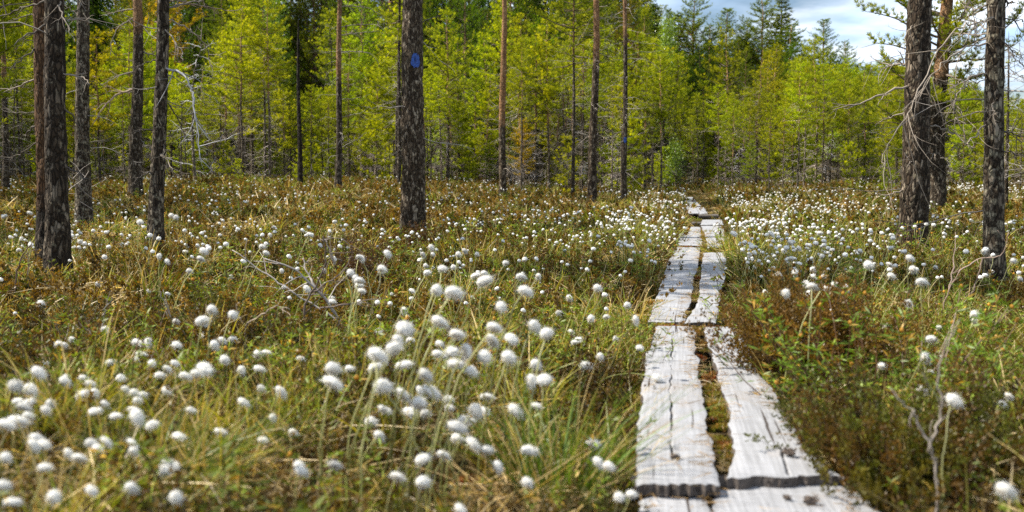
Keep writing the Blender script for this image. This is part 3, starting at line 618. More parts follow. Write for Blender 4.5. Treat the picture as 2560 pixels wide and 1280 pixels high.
for key, pts, r, dr, col in [
    ('c', k1([(350, 150), (180, 250), (100, 330)]), 0.010, -0.3, DK), ('b', k1([(290, 90), (180, 110), (60, 150)]), 0.010, 0.3, DK), ('b', k1([(300, 310), (180, 400), (70, 480)]), 0.012, -0.3, DK),
    ('b', k1([(290, 550), (150, 600), (60, 660)]), 0.012, 0.2, LT), ('b', k1([(270, 990), (170, 1080), (60, 1140)]), 0.009, 0.3, DK), ('b', k1([(290, 880), (200, 930), (165, 980)]), 0.013, 0.1, DK),
    ('b', k1([(285, 810), (150, 800), (20, 770)]), 0.007, 0.5, DK), ('c', k1([(470, 10), (410, 60), (480, 190), (530, 300)]), 0.009, -0.3, LT), ('c', k1([(480, 130), (590, 150), (660, 160)]), 0.009, 0.2, LT),
    ('c', k1([(480, 520), (600, 545), (640, 600)]), 0.009, -0.2, LT), ('c', k1([(480, 740), (550, 870), (580, 950), (650, 1040)]), 0.008, 0.3, DK), ('c', k1([(480, 1180), (560, 1220), (620, 1270)]), 0.009, -0.1, DK),
    ('c', k1([(345, 0), (240, 40), (120, 60), (20, 130)]), 0.012, 0.4, DK), ('d', k1([(560, 120), (500, 60), (430, 20)]), 0.012, 0.2, DK), ('d', k1([(630, 560), (720, 600), (800, 700)]), 0.007, -0.3, DK),
    ('e', k1([(930, 510), (830, 540), (720, 610)]), 0.022, -0.4, LT), ('e', k1([(930, 635), (830, 670), (740, 750), (655, 890)]), 0.034, -0.6, (0.36, 0.27, 0.19)), ('e', k1([(950, 120), (890, 160), (830, 200), (790, 290), (785, 400)]), 0.022, -0.3, LT),
    ('e', k1([(990, 100), (1010, 180), (1040, 230)]), 0.02, 0.3, LT), ('e', k1([(990, 350), (1060, 385), (1120, 400)]), 0.03, 0.3, LT), ('e', k1([(930, 60), (840, 80), (770, 105)]), 0.02, 0.3, LT),
    ('f', k1([(1170, 125), (1300, 180), (1400, 250), (1470, 330), (1500, 420)]), 0.012, 0.5, LT), ('f', k1([(1170, 190), (1240, 290), (1290, 360), (1300, 440)]), 0.010, -0.3, LT),
    ('f', k1([(1150, 485), (1270, 500), (1340, 580), (1375, 660), (1380, 780), (1410, 990), (1418, 1120)]), 0.014, -0.4, (0.30, 0.30, 0.31)), ('f', k1([(1150, 700), (1230, 780), (1290, 910), (1340, 1020)]), 0.010, 0.3, DK),
    ('f', k1([(1145, 890), (1200, 930), (1230, 990)]), 0.009, 0.2, DK), ('f', k1([(1140, 990), (1180, 1090), (1185, 1240)]), 0.009, -0.2, DK), ('f', k1([(1120, 1070), (1190, 1130), (1225, 1220)]), 0.010, -0.3, LT),
    ('f', k1([(1190, 0), (1250, 5), (1400, 40), (1550, 60), (1700, 100)]), 0.011, 0.7, (0.2, 0.15, 0.12)), ('f', k1([(1180, 60), (1320, 20), (1440, 0), (1500, -40)]), 0.012, 0.4, LT), ('f', k1([(1080, 430), (1000, 455), (960, 480)]), 0.008, -0.2, DK), ('f', k1([(1150, 520), (1230, 540), (1340, 620), (1480, 750)]), 0.007, 0.4, LT),
    ('f', k1([(1060, 930), (1000, 920), (940, 960)]), 0.010, -0.2, DK), ('f', k1([(1070, 1210), (1020, 1240), (960, 1270)]), 0.010, -0.3, DK),
    ('g', k1([(2420, 50), (2500, 40), (2640, 60), (2740, 130)]), 0.02, 0.4, LT), ('g', k1([(2420, 195), (2500, 180), (2620, 172), (2700, 180)]), 0.02, -0.4, LT), ('g', k1([(2420, 250), (2560, 235), (2700, 220)]), 0.02, 0.5, LT), ('g', k1([(2420, 365), (2560, 365), (2650, 380), (2700, 470)]), 0.02, -0.5, LT),
    ('h', [(1060, 60), (1080, 45), (1100, 38)], 0.010, 0.2, DK),
    ('o', k3([(1400, 480), (1250, 540), (1130, 590), (1030, 620)]), 0.014, -0.5, LT), ('o', k3([(1380, 630), (1320, 655), (1250, 690)]), 0.013, 0.3, LT), ('o', k3([(1345, 1080), (1290, 1110), (1255, 1135)]), 0.010, -0.2, LT), ('o', k3([(1400, 360), (1330, 370), (1230, 360)]), 0.018, 0.4, LT),
    ('o', k3([(1440, 100), (1390, 180), (1370, 260), (1380, 310)]), 0.008, -0.3, LT), ('o', k3([(1510, 715), (1600, 730), (1680, 780), (1730, 830)]), 0.012, -0.3, LT), ('o', k3([(1530, 280), (1620, 290), (1700, 300)]), 0.010, 0.2, LT), ('o', k3([(1500, 875), (1530, 885), (1555, 882)]), 0.008, -0.2, LT),
    ('q', k3([(1850, 120), (1730, 140), (1650, 165), (1540, 340), (1440, 540), (1380, 680), (1300, 780), (1255, 880), (1245, 960)]), 0.010, -0.9, LT), ('q', k3([(1840, 240), (1700, 280), (1560, 390), (1450, 530)]), 0.011, -0.8, LT), ('q', k3([(1840, 410), (1740, 430), (1690, 530), (1645, 605)]), 0.013, -0.3, LT),
    ('q', k3([(1835, 635), (1740, 650), (1660, 690)]), 0.009, -0.4, LT), ('q', k3([(1830, 690), (1760, 790), (1720, 840), (1715, 760), (1650, 620), (1640, 560)]), 0.009, -0.3, LT), ('q', k3([(1910, 5), (1950, 15), (1985, 5)]), 0.022, -0.1, DK), ('q', k3([(1920, 100), (1990, 110), (2090, 115)]), 0.010, 0.3, DK),
    ('q', k3([(1920, 190), (2000, 330), (2080, 390)]), 0.010, -0.3, DK), ('q', k3([(1925, 740), (1990, 755), (2080, 800)]), 0.014, 0.4, DK), ('q', k3([(1930, 850), (1990, 870), (2080, 920)]), 0.011, -0.3, DK), ('q', k3([(1850, 10), (1780, 60), (1730, 30), (1690, -20)]), 0.011, 0.4, LT),
    ('q', k3([(1840, 180), (1760, 120), (1700, 20)]), 0.009, 0.6, LT), ('q', k3([(1920, 390), (1980, 400), (2060, 450)]), 0.008, -0.3, DK), ('q', k3([(1830, 460), (1780, 470), (1700, 460), (1640, 500)]), 0.008, -0.4, LT), ('q', k3([(1860, 550), (1880, 620), (1885, 660)]), 0.010, -0.2, LT),
    ('q', k3([(1920, 250), (1960, 260), (2000, 300), (2060, 330)]), 0.009, 0.4, DK), ('q', k3([(1835, 200), (1720, 200), (1640, 190)]), 0.010, 0.5, LT),
    ('p', k3([(1620, 110), (1500, 60), (1430, 130)]), 0.02, -0.6, LT), ('p', k3([(1600, 560), (1680, 600), (1720, 700)]), 0.018, -0.8, LT),
]:
    n_ += 1; bough(key, pts, r * (0.72 if key == 'q' else 1), dr, col, n_, tw=4 if key in 'qf' else 2)

def paint_mark(key, px, py, wpx, hpx, seed):
    """brushed blue patch following the bark of a trunk"""
    o, base, P, Rr, Y = FORE[key]; rg = np.random.default_rng(seed)
    c = at(px, py, Y) - base; ax = P(c[2]); R = float(Rr(c[2])) * 1.055; sc = Y / F
    th0 = math.asin(max(-0.9, min(0.9, (c[0] - ax[0]) / R)))
    G = Geo(); n, k = 34, 26; u = np.linspace(-1, 1, k); v = np.linspace(-1, 1, n)
    th = th0 + u * wpx * sc / 2 / R; z = c[2] + v * hpx * sc / 2
    X = ax[0] + R * np.sin(th)[None] + 0 * z[:, None]; Yy = ax[1] - R * np.cos(th)[None] + 0 * z[:, None]; Z = z[:, None] + 0 * th[None]
    lift = 0.004 * (vnoise(X * 90, Z * 60) - 0.3); X += np.sin(th)[None] * lift; Yy -= np.cos(th)[None] * lift
    U, V = np.meshgrid(u, v); rr = np.sqrt(U ** 2 + V ** 2) + 0.28 * (vnoise(U * 3.3 + seed, V * 5.3) - 0.5)
    hole = (np.abs(U + 0.12) < 0.07) & (V < 0.40) & (V > -0.05); keep = (rr < 0.92) & ~hole
    idx = np.arange(n * k).reshape(n, k); m = keep[:-1, :-1] & keep[1:, :-1] & keep[:-1, 1:] & keep[1:, 1:]
    q = np.stack([idx[:-1, :-1], idx[:-1, 1:], idx[1:, 1:], idx[1:, :-1]], -1)[m]
    G.add(np.stack([X, Yy, Z], -1).reshape(-1, 3), q=q)
    b = link('paint_mark', G.mesh('paint_mark', M_paint, True), o); b['label'] = 'blue paint spot brushed on the bark as a trail mark'
paint_mark('h', 1042, 155, 27, 38, 5); paint_mark('k', 1562, 350, 9, 17, 8)

# ------------------------------------------------------------------ the forest edge
TG = 'pines of the forest edge'
YG, DG, OR, OL = (1.1, 1.1, 0.9), (0.72, 0.82, 0.9), (1.5, 1.0, 0.7), (0.9, 0.85, 0.9)
def by_top(key, px, ytop, Y, **kw):
    z0 = float(g(at(px, HZ, Y)[0], Y)); h = CAMZ + (HZ - ytop) / F * Y - z0; return plant_tree(key, px, Y, h, **kw)
NAMED = [
    ('tall0', 1120, 35, 44, 'pine with a pointed yellow green crown between the marked trunk and the slim orange one', YG),
    ('bog1', 602, 95, 40, 'light green pine with a slender reddish trunk left of the blackened snag', YG),
    ('bog4', 250, 75, 32, 'orange tinted pine between the two leaning trunks on the left', (1.25, 1.0, 0.7)),
    ('bog2', 940, 150, 42, 'short bushy pine just left of the stout marked trunk', YG),
    ('birch0', 680, -30, 52, 'fresh green birch with a rounded crown at the top, left of the blackened snag', (1, 1, 1)),
    ('birch1', 1650, 25, 62, 'bright lime birch at the left end of the sky gap', (1.25, 1.15, 1)),
    ('birch2', 1690, 345, 45, 'small lime green birch sapling beside the far end of the path', (1, 1, 1)),
    ('sparse0', 1890, 125, 42, 'crooked thin crowned pine with pale bare limbs under the sky gap', OL),
    ('bog0', 2040, 95, 44, 'yellow green pine standing in front of the sky gap on the right', YG),
    ('bog3', 1815, 90, 46, 'olive pine below the dark pointed skyline trees', OL),
    ('far0', 1725, -5, 82, 'tall dark pine at the left of the sky gap, rising to the top edge', (1.3, 1.2, 0.8)),
    ('spruce0', 1690, 40, 84, 'dark spruce left of the tall pine at the sky gap', (1.5, 1.4, 1)),
    ('far1', 1815, 32, 84, 'tall dark green pine with its tip alone against the sky', (1.3, 1.25, 0.8)),
    ('far2', 1902, 5, 84, 'dense dark pine, left one of the twin skyline tips', (1.3, 1.2, 0.8)),
    ('spruce1', 1945, 0, 86, 'dark spruce, right one of the twin skyline tips', (1.7, 1.5, 1)),
    ('far0', 1765, 70, 80, 'broad dark conifer filling the skyline between the two tallest left tips', (0.9, 0.95, 0.8)),
    ('spruce2', 1855, 95, 82, 'dark spruce filling the notch left of the twin skyline tips', (1.3, 1.25, 0.9)),
    ('far2', 1965, 70, 80, 'dark pine shoulder just right of the twin skyline tips', (1.0, 1.05, 0.8)),
    ('far0', 1860, 60, 88, 'dark pine crown between the lone tip and the twin skyline tips', (0.9, 0.95, 0.8)),
    ('far1', 2050, 58, 90, 'small dark crown poking out above the yellow pines in the sky gap', (1.2, 1.2, 0.9)),
    ('far0', 2105, 110, 92, 'low dark crown at the right end of the sky gap', (1.2, 1.2, 0.9)),
    ('snag0', 487, 105, 36, 'pale grey dead stem standing bare in front of the young green pines on the left', (1, 1, 1)),
    ('snag1', 1845, 330, 44, 'bare grey snag near the far end of the path', (1, 1, 1)),
    ('snag2', 1530, 330, 40, 'grey forked snag right of the orange topped pine', (1, 1, 1)),
    ('sparse1', 1300, 150, 42, 'pale limbed pine with a gnarled fork right of the slim orange trunk', OL),
    ('bog2', 1310, 300, 40, 'low pine with rusty orange shoots right of the slim orange trunk', (1.5, 1.0, 0.7)),
]
for key, px, yt, Y, lb, colr in NAMED: by_top(key, px, yt, Y, label=lb, color=colr, group=TG, wide=1.65 if key[:3] in ('far', 'spr') else None)
def rnd(a, b): return random.uniform(a, b)
def fill():
    # tall dark trees behind, closing the view left of the sky gap and running low on the right
    for k in range(42):
        px = -40 + k * 42 + rnd(-18, 18); key = random.choice(['far0', 'far1', 'far2', 'spruce0', 'spruce1', 'spruce2', 'far0', 'far1'])
        if px > 1690: continue
        by_top(key, px, rnd(-260, -60) if px < 1560 else rnd(-20, 60), rnd(62, 84), color=(rnd(0.7, 1.3), rnd(0.85, 1.2), 1))
    for k in range(26):
        px = -40 + k * 66 + rnd(-25, 25)
        if px > 1620 or any(a < px < b for a, b, l in DARKGAPS): continue
        by_top(random.choice(['far0', 'far1', 'far2', 'tall0', 'tall1']), px, rnd(-120, 60), rnd(50, 62), color=(rnd(0.8, 1.5), rnd(0.9, 1.4), 1))
    for k in range(30):
        px = 1640 + k * 33 + rnd(-14, 14); yt = np.interp(px, GAPX, GAPY) + rnd(-15, 50)
        by_top(random.choice(['far0', 'far2', 'tall1', 'tall2', 'far1']), px, yt, rnd(58, 76), color=(rnd(0.8, 1.5), rnd(0.9, 1.4), 1))
    # the bog pines in front
    for k in range(118):
        px = -40 + k * 22.6 + rnd(-14, 14)
        if px < 1640: yt = rnd(20, 300)
        else: yt = np.interp(px, GAPX, GAPY) + rnd(20, 180)
        key = random.choice(['bog0', 'bog1', 'bog2', 'bog3', 'bog4', 'tall1', 'pole0', 'pole1', 'pole2', 'sparse0', 'pole0', 'pole2'])
        if key[:4] == 'pole' and px < 1640: yt -= 60
        for a, b, lim in DARKGAPS:
            if a < px < b: yt = max(yt, lim + rnd(-30, 40))
        Y = rnd(38, 56) if key[:4] != 'pole' else rnd(34, 46)
        if abs(px - 1730) < 60: Y = rnd(50, 58)
        v = rnd(0.85, 1.3); hue = rnd(0, 1)
        by_top(key, px, yt, Y, color=((0.85 + 0.25 * hue) * v, 1.0 * v, 0.8))
    for k in range(54):
        px = -40 + k * 49 + rnd(-18, 18)
        if 1680 < px < 1780: continue
        if random.random() < 0.14: by_top(random.choice(['snag0', 'snag1', 'snag2']), px, rnd(300, 390), rnd(32, 44)); continue
        v = rnd(0.9, 1.4)
        by_top(random.choice(['young0', 'young1', 'young2', 'young0', 'bog2']), px, rnd(270, 400), rnd(35, 50), color=((0.85 + 0.25 * rnd(0, 1)) * v, 1.0 * v, 0.8))
DARKGAPS = [(180, 320, 190), (425, 545, 175), (700, 835, 230), (1690, 1960, 215)]
GAPX = [1600, 1640, 1700, 1800, 1900, 2000, 2120, 2300, 2400, 2560, 2700]; GAPY = [0, 60, 120, 120, 110, 140, 140, 150, 180, 230, 120]
fill()
# ------------------------------------------------------------------ undergrowth: prototypes (kept outside the scene) and scatter
PCOL = bpy.data.collections.new('undergrowth kinds')
def keep(me, name):
    o = bpy.data.objects.new(name, me); return o
def disc(n, r, rg):
    a = rg.uniform(0, 6.283, n); q = np.sqrt(rg.uniform(0, 1, n)) * r; return np.stack([np.cos(a) * q, np.sin(a) * q, np.full(n, -0.03)], 1)
def sedge(seed, n=46, r=0.07, L=(0.16, 0.36), w=0.0035, c0=(0.085, 0.135, 0.007), c1=(0.24, 0.29, 0.025), bend=0.45, lean=0.35, seg=4):
    rg = np.random.default_rng(seed); b = disc(n, r, rg); out = nrm(b * [1, 1, 0] + rg.normal(size=(n, 3)) * [0.03, 0.03, 0])
    d = nrm(np.array([0, 0, 1]) + out * lean * rg.uniform(0.1, 1.3, (n, 1))); bd = (out * rg.uniform(0, 1, (n, 1)) + rg.normal(size=(n, 3)) * 0.3 - np.array([0, 0, 0.5])) * bend + np.array([0.12, 0, 0])
    k = rg.uniform(0.45, 1.5, (n, 1)); dead = (rg.random((n, 1)) < 0.25)
    G = Geo(); C0 = np.where(dead, np.array([0.36, 0.26, 0.10]), np.array(c0)) * k; C1 = np.where(dead, np.array([0.52, 0.40, 0.18]), np.array(c1)) * k
    blades(G, b, d, bd, rg.uniform(L[0], L[1], n), w * rg.uniform(0.6, 1.5, n), seg, C0, C1, rg=rg); return G
def straw(seed, n=46, r=0.11, w=0.004, c0=(0.34, 0.24, 0.10), c1=(0.66, 0.52, 0.28), L=(0.10, 0.28)):
    rg = np.random.default_rng(seed); b = disc(n, r, rg); b[:, 2] = rg.uniform(-0.02, 0.05, n); d = nrm(rg.normal(size=(n, 3)) * [1, 1, 0.3] + np.array([0.1, 0, 0.55])); bd = rg.normal(size=(n, 3)) * 0.35 - np.array([0, 0, 0.45])
    k = rg.uniform(0.3, 1.35, (n, 1)); G = Geo(); blades(G, b, d, bd, rg.uniform(L[0], L[1], n), w, 4, np.array(c0) * k, np.array(c1) * k, rg=rg); return G
def heath(seed, n=9, h=0.2, r=0.08, leaf=0.014, lw=0.005, cl=(0.085, 0.092, 0.009), cl2=(0.19, 0.115, 0.020), per=26, red=0.4, spread=0.5):
    rg = np.random.default_rng(seed); G = Geo(); P = []; A = []; K = []
    for b in disc(n, r, rg):
        d = nrm(np.array([b[0] / r * spread, b[1] / r * spread, 1]) + rg.normal(size=3) * 0.2); L = h * rg.uniform(0.5, 1.2)
        p = wander(b, d, L + 0.03, 5, 0.14, -0.02, rg); tube(G, p, np.linspace(0.0022, 0.001, 6), 3, (0.13, 0.085, 0.055), cap=False)
        t = rg.uniform(0.3, 1.02, per) * 5; i = np.minimum(t.astype(int), 4); f = (t - i)[:, None]; q = p[i] * (1 - f) + p[i + 1] * f + rg.normal(size=(per, 3)) * 0.006 * (h / 0.2)
        P.append(q); A.append(np.tile(d, (per, 1)) + np.array([0, 0, 0.3])); kk = np.array(cl2 if rg.random() < red else cl) * rg.uniform(0.7, 1.3); K.append(np.tile(kk, (per, 1)) * (0.7 + 0.5 * t[:, None] / 5))
    needles(G, np.concatenate(P), np.concatenate(A), 3, leaf, lw, np.concatenate(K), 0, rg, 1.0); return G
def ledum(seed, n=6, h=0.26, r=0.08, c=(0.15, 0.21, 0.020), c2=(0.36, 0.22, 0.03), leaf=0.034, bud=0.35):
    rg = np.random.default_rng(seed); G = Geo()
    for b in disc(n, r, rg):
        d = nrm(np.array([b[0] * 5, b[1] * 5, 1]) + rg.normal(size=3) * 0.15); L = h * rg.uniform(0.6, 1.15); p = wander(b, d, L + 0.03, 6, 0.12, -0.03, rg)
        tube(G, p, np.linspace(0.003, 0.0017, 7), 4, (0.15, 0.075, 0.035))
        P = []; A = []
        for j in (3, 4, 5, 6):
            m = 7; P.append(np.tile(p[j], (m, 1)) + rg.normal(size=(m, 3)) * 0.005); a = nrm(rg.normal(size=(m, 3)) * [1, 1, 0.35]) + np.array([0, 0, 0.45 if j > 4 else 0.0]); A.append(nrm(a))
        P = np.concatenate(P); A = np.concatenate(A); cc = np.where(rg.random((len(P), 1)) < 0.16, np.array(c2), np.array(c)) * rg.uniform(0.75, 1.4)
        needles(G, P, A, 1, leaf, 0.0075, cc, 0, rg, 0.2)
        if rg.random() < bud:
            k = 5; tube(G, p[-1] + np.array([[0, 0, 0.0], [0, 0, .004], [0, 0, .010], [0, 0, .015], [0, 0, .018]]), [0.003, 0.009, 0.009, 0.006, 0.001], 6, (0.50, 0.26, 0.03))
    return G
def moss(seed, n=70, r=0.10, c=(0.19, 0.19, 0.016), c2=(0.28, 0.15, 0.035), L=0.03):
    rg = np.random.default_rng(seed); G = Geo(); b = disc(n, r, rg); b[:, 2] = 0.03 * (1 - (np.linalg.norm(b[:, :2], axis=1) / r) ** 2) - 0.01
    cc = np.where(rg.random((n, 1)) < 0.35, np.array(c2), np.array(c)) * rg.uniform(0.6, 1.4, (n, 1)); needles(G, b, nrm(rg.normal(size=(n, 3)) * 0.35 + np.array([0, 0, 1])), 5, L, 0.006, cc, 0, rg, 0.7); return G
def twiglet(seed, h=0.3):
    rg = np.random.default_rng(seed); G = Geo()
    for b in disc(3, 0.05, rg):
        d = nrm(rg.normal(size=3) * 0.45 + np.array([0, 0, 1])); p = wander(b, d, h * rg.uniform(0.6, 1.2), 6, 0.2, 0.02, rg); tube(G, p, np.linspace(0.0028, 0.001, 7), 4, (0.30, 0.25, 0.21))
        for j in (2, 3, 4, 5): tube(G, wander(p[j], nrm(d + rg.normal(size=3) * 0.7), h * 0.35, 4, 0.2, 0, rg), np.linspace(0.0016, 0.0006, 5), 3, (0.30, 0.25, 0.21), cap=False)
    return G
def head_geo(seed, rx=1.0, rz=0.9, hairs=150, sub=12):
    """white tuft of seed hairs; unit size about 1 across, hanging a little; brownish scales and painted shade below"""
    rg = np.random.default_rng(seed); G = Geo(); n, k = sub, sub * 2
    th = np.linspace(0, np.pi, n + 1); ph = np.linspace(0, 2 * np.pi, k, endpoint=False)
    d = np.stack([np.sin(th)[:, None] * np.cos(ph)[None], np.sin(th)[:, None] * np.sin(ph)[None], np.cos(th)[:, None] + 0 * ph[None]], -1)
    rr = 0.40 * (1 + 0.34 * (vnoise(d[..., 0] * 2.2 + seed, d[..., 1] * 2.2 + d[..., 2] * 2.9 + seed * 2) - 0.5) + 0.15 * (vnoise(d[..., 0] * 6 + 3, d[..., 1] * 6 + d[..., 2] * 7) - 0.5))
    v = d * rr[..., None] * [rx, rx, rz] + [0, 0, 0.18]
    lo = ss(0.0, -0.8, d[..., 2])[..., None]; col = np.array([0.90, 0.895, 0.87]) * (1 - lo) + np.array([0.50, 0.44, 0.35]) * lo  # base scale brown carried up the underside to deepen its shading
    i = np.arange(n)[:, None] * k + np.arange(k); i2 = np.arange(n)[:, None] * k + (np.arange(k) + 1) % k; q = np.stack([i, i + k, i2 + k, i2], -1).reshape(-1, 4)
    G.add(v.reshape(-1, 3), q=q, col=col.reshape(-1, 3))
    dd = nrm(rg.normal(size=(hairs, 3)) + np.array([0.15, 0, 0.1])); b = dd * 0.33 * [rx, rx, rz] + [0, 0, 0.18]
    blades(G, b, nrm(dd + rg.normal(size=(hairs, 3)) * 0.35), rg.normal(size=(hairs, 3)) * 0.3, np.abs(rg.normal(size=hairs)) * 0.10 + 0.07, 0.011, 2, (0.90, 0.90, 0.88), (0.93, 0.93, 0.92), rg=rg, tip=0.1)
    k = hairs // 30; dd = nrm(rg.normal(size=(k, 3)) + np.array([0.5, 0, -0.1])); blades(G, dd * 0.33 * [rx, rx, rz] + [0, 0, 0.18], nrm(dd + rg.normal(size=(k, 3)) * 0.4), rg.normal(size=(k, 3)) * 0.4 - np.array([0, 0, 0.2]), rg.uniform(0.18, 0.36, k), 0.035, 3, (0.88, 0.88, 0.86), (0.93, 0.93, 0.92), rg=rg, tip=0.1)
    for v in G.v: v[:, 0] *= np.where(v[:, 0] > 0, 1.32, 0.92); v[:, 2] -= 0.12 * np.maximum(v[:, 0], 0)
    return G
STEM_TIPS = []
def stem_geo(seed, w=0.0062):
    rg = np.random.default_rng(seed); n = 9; t = np.linspace(0, 1, n); ln = rg.uniform(0.0, 0.5); a = rg.normal() * 0.4
    p = np.stack([ln * t ** 2 * math.cos(a), ln * t ** 2 * math.sin(a), t], 1); p[1:-1, :2] += rg.normal(size=(n - 2, 2)) * 0.012
    G = Geo(); c = np.array([0.20, 0.22, 0.05])[None] * (1 - t[:, None]) + np.array([0.46, 0.46, 0.24])[None] * t[:, None]; tube(G, p, w * (1 - 0.35 * t), 5, c); return G, p[-1]

def scatter(name, pts, rot, scl, idx, coll, label, cat, tint=None):
    me = bpy.data.meshes.new(name); me.vertices.add(len(pts)); me.vertices.foreach_set('co', np.asarray(pts, np.float32).ravel())
    a = me.attributes.new('rot', 'FLOAT_VECTOR', 'POINT'); a.data.foreach_set('vector', np.asarray(rot, np.float32).ravel())
    a = me.attributes.new('scl', 'FLOAT', 'POINT'); a.data.foreach_set('value', np.asarray(scl, np.float32))
    a = me.attributes.new('pidx', 'INT', 'POINT'); a.data.foreach_set('value', np.asarray(idx, np.int32))
    o = link(name, me); ng = bpy.data.node_groups.new(name, 'GeometryNodeTree')
    ng.interface.new_socket('Geometry', in_out='INPUT', socket_type='NodeSocketGeometry'); ng.interface.new_socket('Geometry', in_out='OUTPUT', socket_type='NodeSocketGeometry')
    N = ng.nodes.new; L = ng.links.new; gi = N('NodeGroupInput'); go = N('NodeGroupOutput'); ip = N('GeometryNodeInstanceOnPoints')
    ci = N('GeometryNodeCollectionInfo'); ci.inputs['Collection'].default_value = coll; ci.inputs['Separate Children'].default_value = True; ci.inputs['Reset Children'].default_value = True
    def att(nm, ty): n = N('GeometryNodeInputNamedAttribute'); n.data_type = ty; n.inputs['Name'].default_value = nm; return n.outputs['Attribute']
    er = N('FunctionNodeEulerToRotation'); L(att('rot', 'FLOAT_VECTOR'), er.inputs[0])
    L(gi.outputs[0], ip.inputs['Points']); L(ci.outputs[0], ip.inputs['Instance']); ip.inputs['Pick Instance'].default_value = True
    L(att('pidx', 'INT'), ip.inputs['Instance Index']); L(er.outputs[0], ip.inputs['Rotation']); L(att('scl', 'FLOAT'), ip.inputs['Scale']); L(ip.outputs[0], go.inputs[0])
    md = o.modifiers.new('instances', 'NODES'); md.node_group = ng
    tag(o, label, cat, kind='stuff'); return o
def kinds(name, geos, m):
    c = bpy.data.collections.new(name)
    for i, G in enumerate(geos):
        o = bpy.data.objects.new('%s kind %02d' % (name, i), G.mesh(name, m)); c.objects.link(o)
    return c

def distant_wood():
    """the wood beyond the first rows, which reads as one mass, and the trees beyond both sides of the view"""
    rg = np.random.default_rng(5); top = bpy.data.collections.new('wood kinds'); keys = []
    tints = [(1, 1, 1), (1.35, 1.25, 0.9), (0.8, 0.95, 1)]
    for key in ['bog0', 'bog2', 'bog4', 'far0', 'far1', 'far2', 'spruce0', 'spruce1', 'tall0', 'young0', 'young1', 'young2', 'pole0', 'pole1', 'pole2', 'sparse1']:
        for ti, tn in enumerate(tints[:2]):
            c = bpy.data.collections.new('kind %02d' % len(keys)); top.children.link(c); keys.append(key)
            for k in (1, 3):
                o = bpy.data.objects.new('wood kind', PROTO[key][k]); o.color = (*tn, 1); c.objects.link(o)
    big = [i for i, k in enumerate(keys) if k[:3] in ('far', 'spr', 'tal')]; mid = [i for i, k in enumerate(keys) if k[:3] in ('bog', 'tal')]; pole = [i for i, k in enumerate(keys) if k[:3] in ('pol', 'spa')]; low = [i for i, k in enumerate(keys) if k[:3] in ('you', 'bog')]
    P = []; I = []; Sc = []
    def put(n, y0, y1, sel, h0, h1, side=10, outside=False):
        for _ in range(n):
            Y = math.sqrt(rg.uniform(y0 ** 2, y1 ** 2)); X = rg.uniform(-1, 1) * (0.56 * Y + side); px = 1280 + F * X / Y
            if outside and -30 < px < 2590: continue
            if abs(X - pathx(Y)) < 1.6 and Y < 50: continue
            i = sel[rg.integers(len(sel))]; z = float(g(X, Y)); h = rg.uniform(h0, h1); ly = np.interp(px, [1560, 1640] + GAPX[2:], [-300, 80] + [v + 25 for v in GAPY[2:]]) if 1560 < px < 2700 else -400
            h = min(h, CAMZ + (HZ - ly) / F * Y - z)
            if any(a < px < b for a, b, l in DARKGAPS) and Y < 76: h = min(h, CAMZ + (HZ - 235) / F * Y - z)
            P.append((X, Y, z - 0.03)); I.append(i); Sc.append(h / PROTO[keys[i]][0])
    put(200, 58, 80, mid + low, 3.0, 8.0); put(260, 66, 105, big, 8, 17); put(110, 52, 68, low, 1.2, 3.4); put(330, 42, 64, pole, 4, 8); put(500, 30, 60, mid + low + big, 2, 9, 16, True); put(110, 8, 30, mid, 5, 9, 14, True)
    n = len(P); rot = np.stack([np.zeros(n), np.zeros(n), rg.uniform(0, 6.283, n)], 1)
    scatter('distant_wood', np.array(P), rot, Sc, I, top, 'dense mixed pine and spruce wood filling the background behind the first trees', 'wood')
distant_wood()

# where what grows: picture blobs (x, y, radius px, height above ground) put down on the ground
def gpt(px, py, h=0.1):
    z = h
    for _ in range(8): p = onz(px, py, z); z = float(g(p[0], p[1])) + h
    return p
def blobs(lst, X, Y, h=0.1):
    w = np.zeros(X.shape)
    for px, py, r, a in lst:
        p = gpt(px, py, h); k = r * p[1] / F; d2 = ((X - p[0]) / k) ** 2 + ((Y - p[1]) / (k * max(1.3, p[1] * 0.35))) ** 2; w = np.maximum(w, a * np.exp(-d2))
    return w
GREEN = [(450, 1120, 300, 1.0), (100, 1050, 160, .6), (1440, 1130, 190, 1.3), (1250, 850, 170, .8), (650, 1020, 160, .5), (1180, 760, 120, .7), (1900, 640, 110, .8), (2050, 560, 120, .8), (1620, 600, 60, .7), (2400, 1000, 130, .6), (2500, 820, 120, .5), (1500, 800, 120, .5)]
STRAW = [(620, 1160, 220, 1.8), (120, 1180, 220, 1.4), (330, 1240, 150, 1.2), (1250, 1250, 170, 1.1), (900, 1000, 170, .45), (700, 560, 330, .9), (480, 560, 200, .7), (1050, 800, 130, .5), (2430, 1180, 160, .6), (1990, 1000, 60, .7), (1830, 720, 60, .6), (1500, 640, 90, .4), (2150, 700, 130, .4)]
HEATH = [(200, 850, 420, 1.0), (600, 830, 250, 1.0), (900, 720, 180, .6), (760, 1130, 130, .5), (1520, 980, 130, 1.0), (1560, 1180, 100, .9), (1960, 880, 120, 1.2), (2200, 1150, 220, 1.2), (1000, 520, 300, .5), (1560, 740, 80, .6), (2350, 720, 200, .5), (2000, 1250, 140, .9), (850, 1230, 160, .5)]
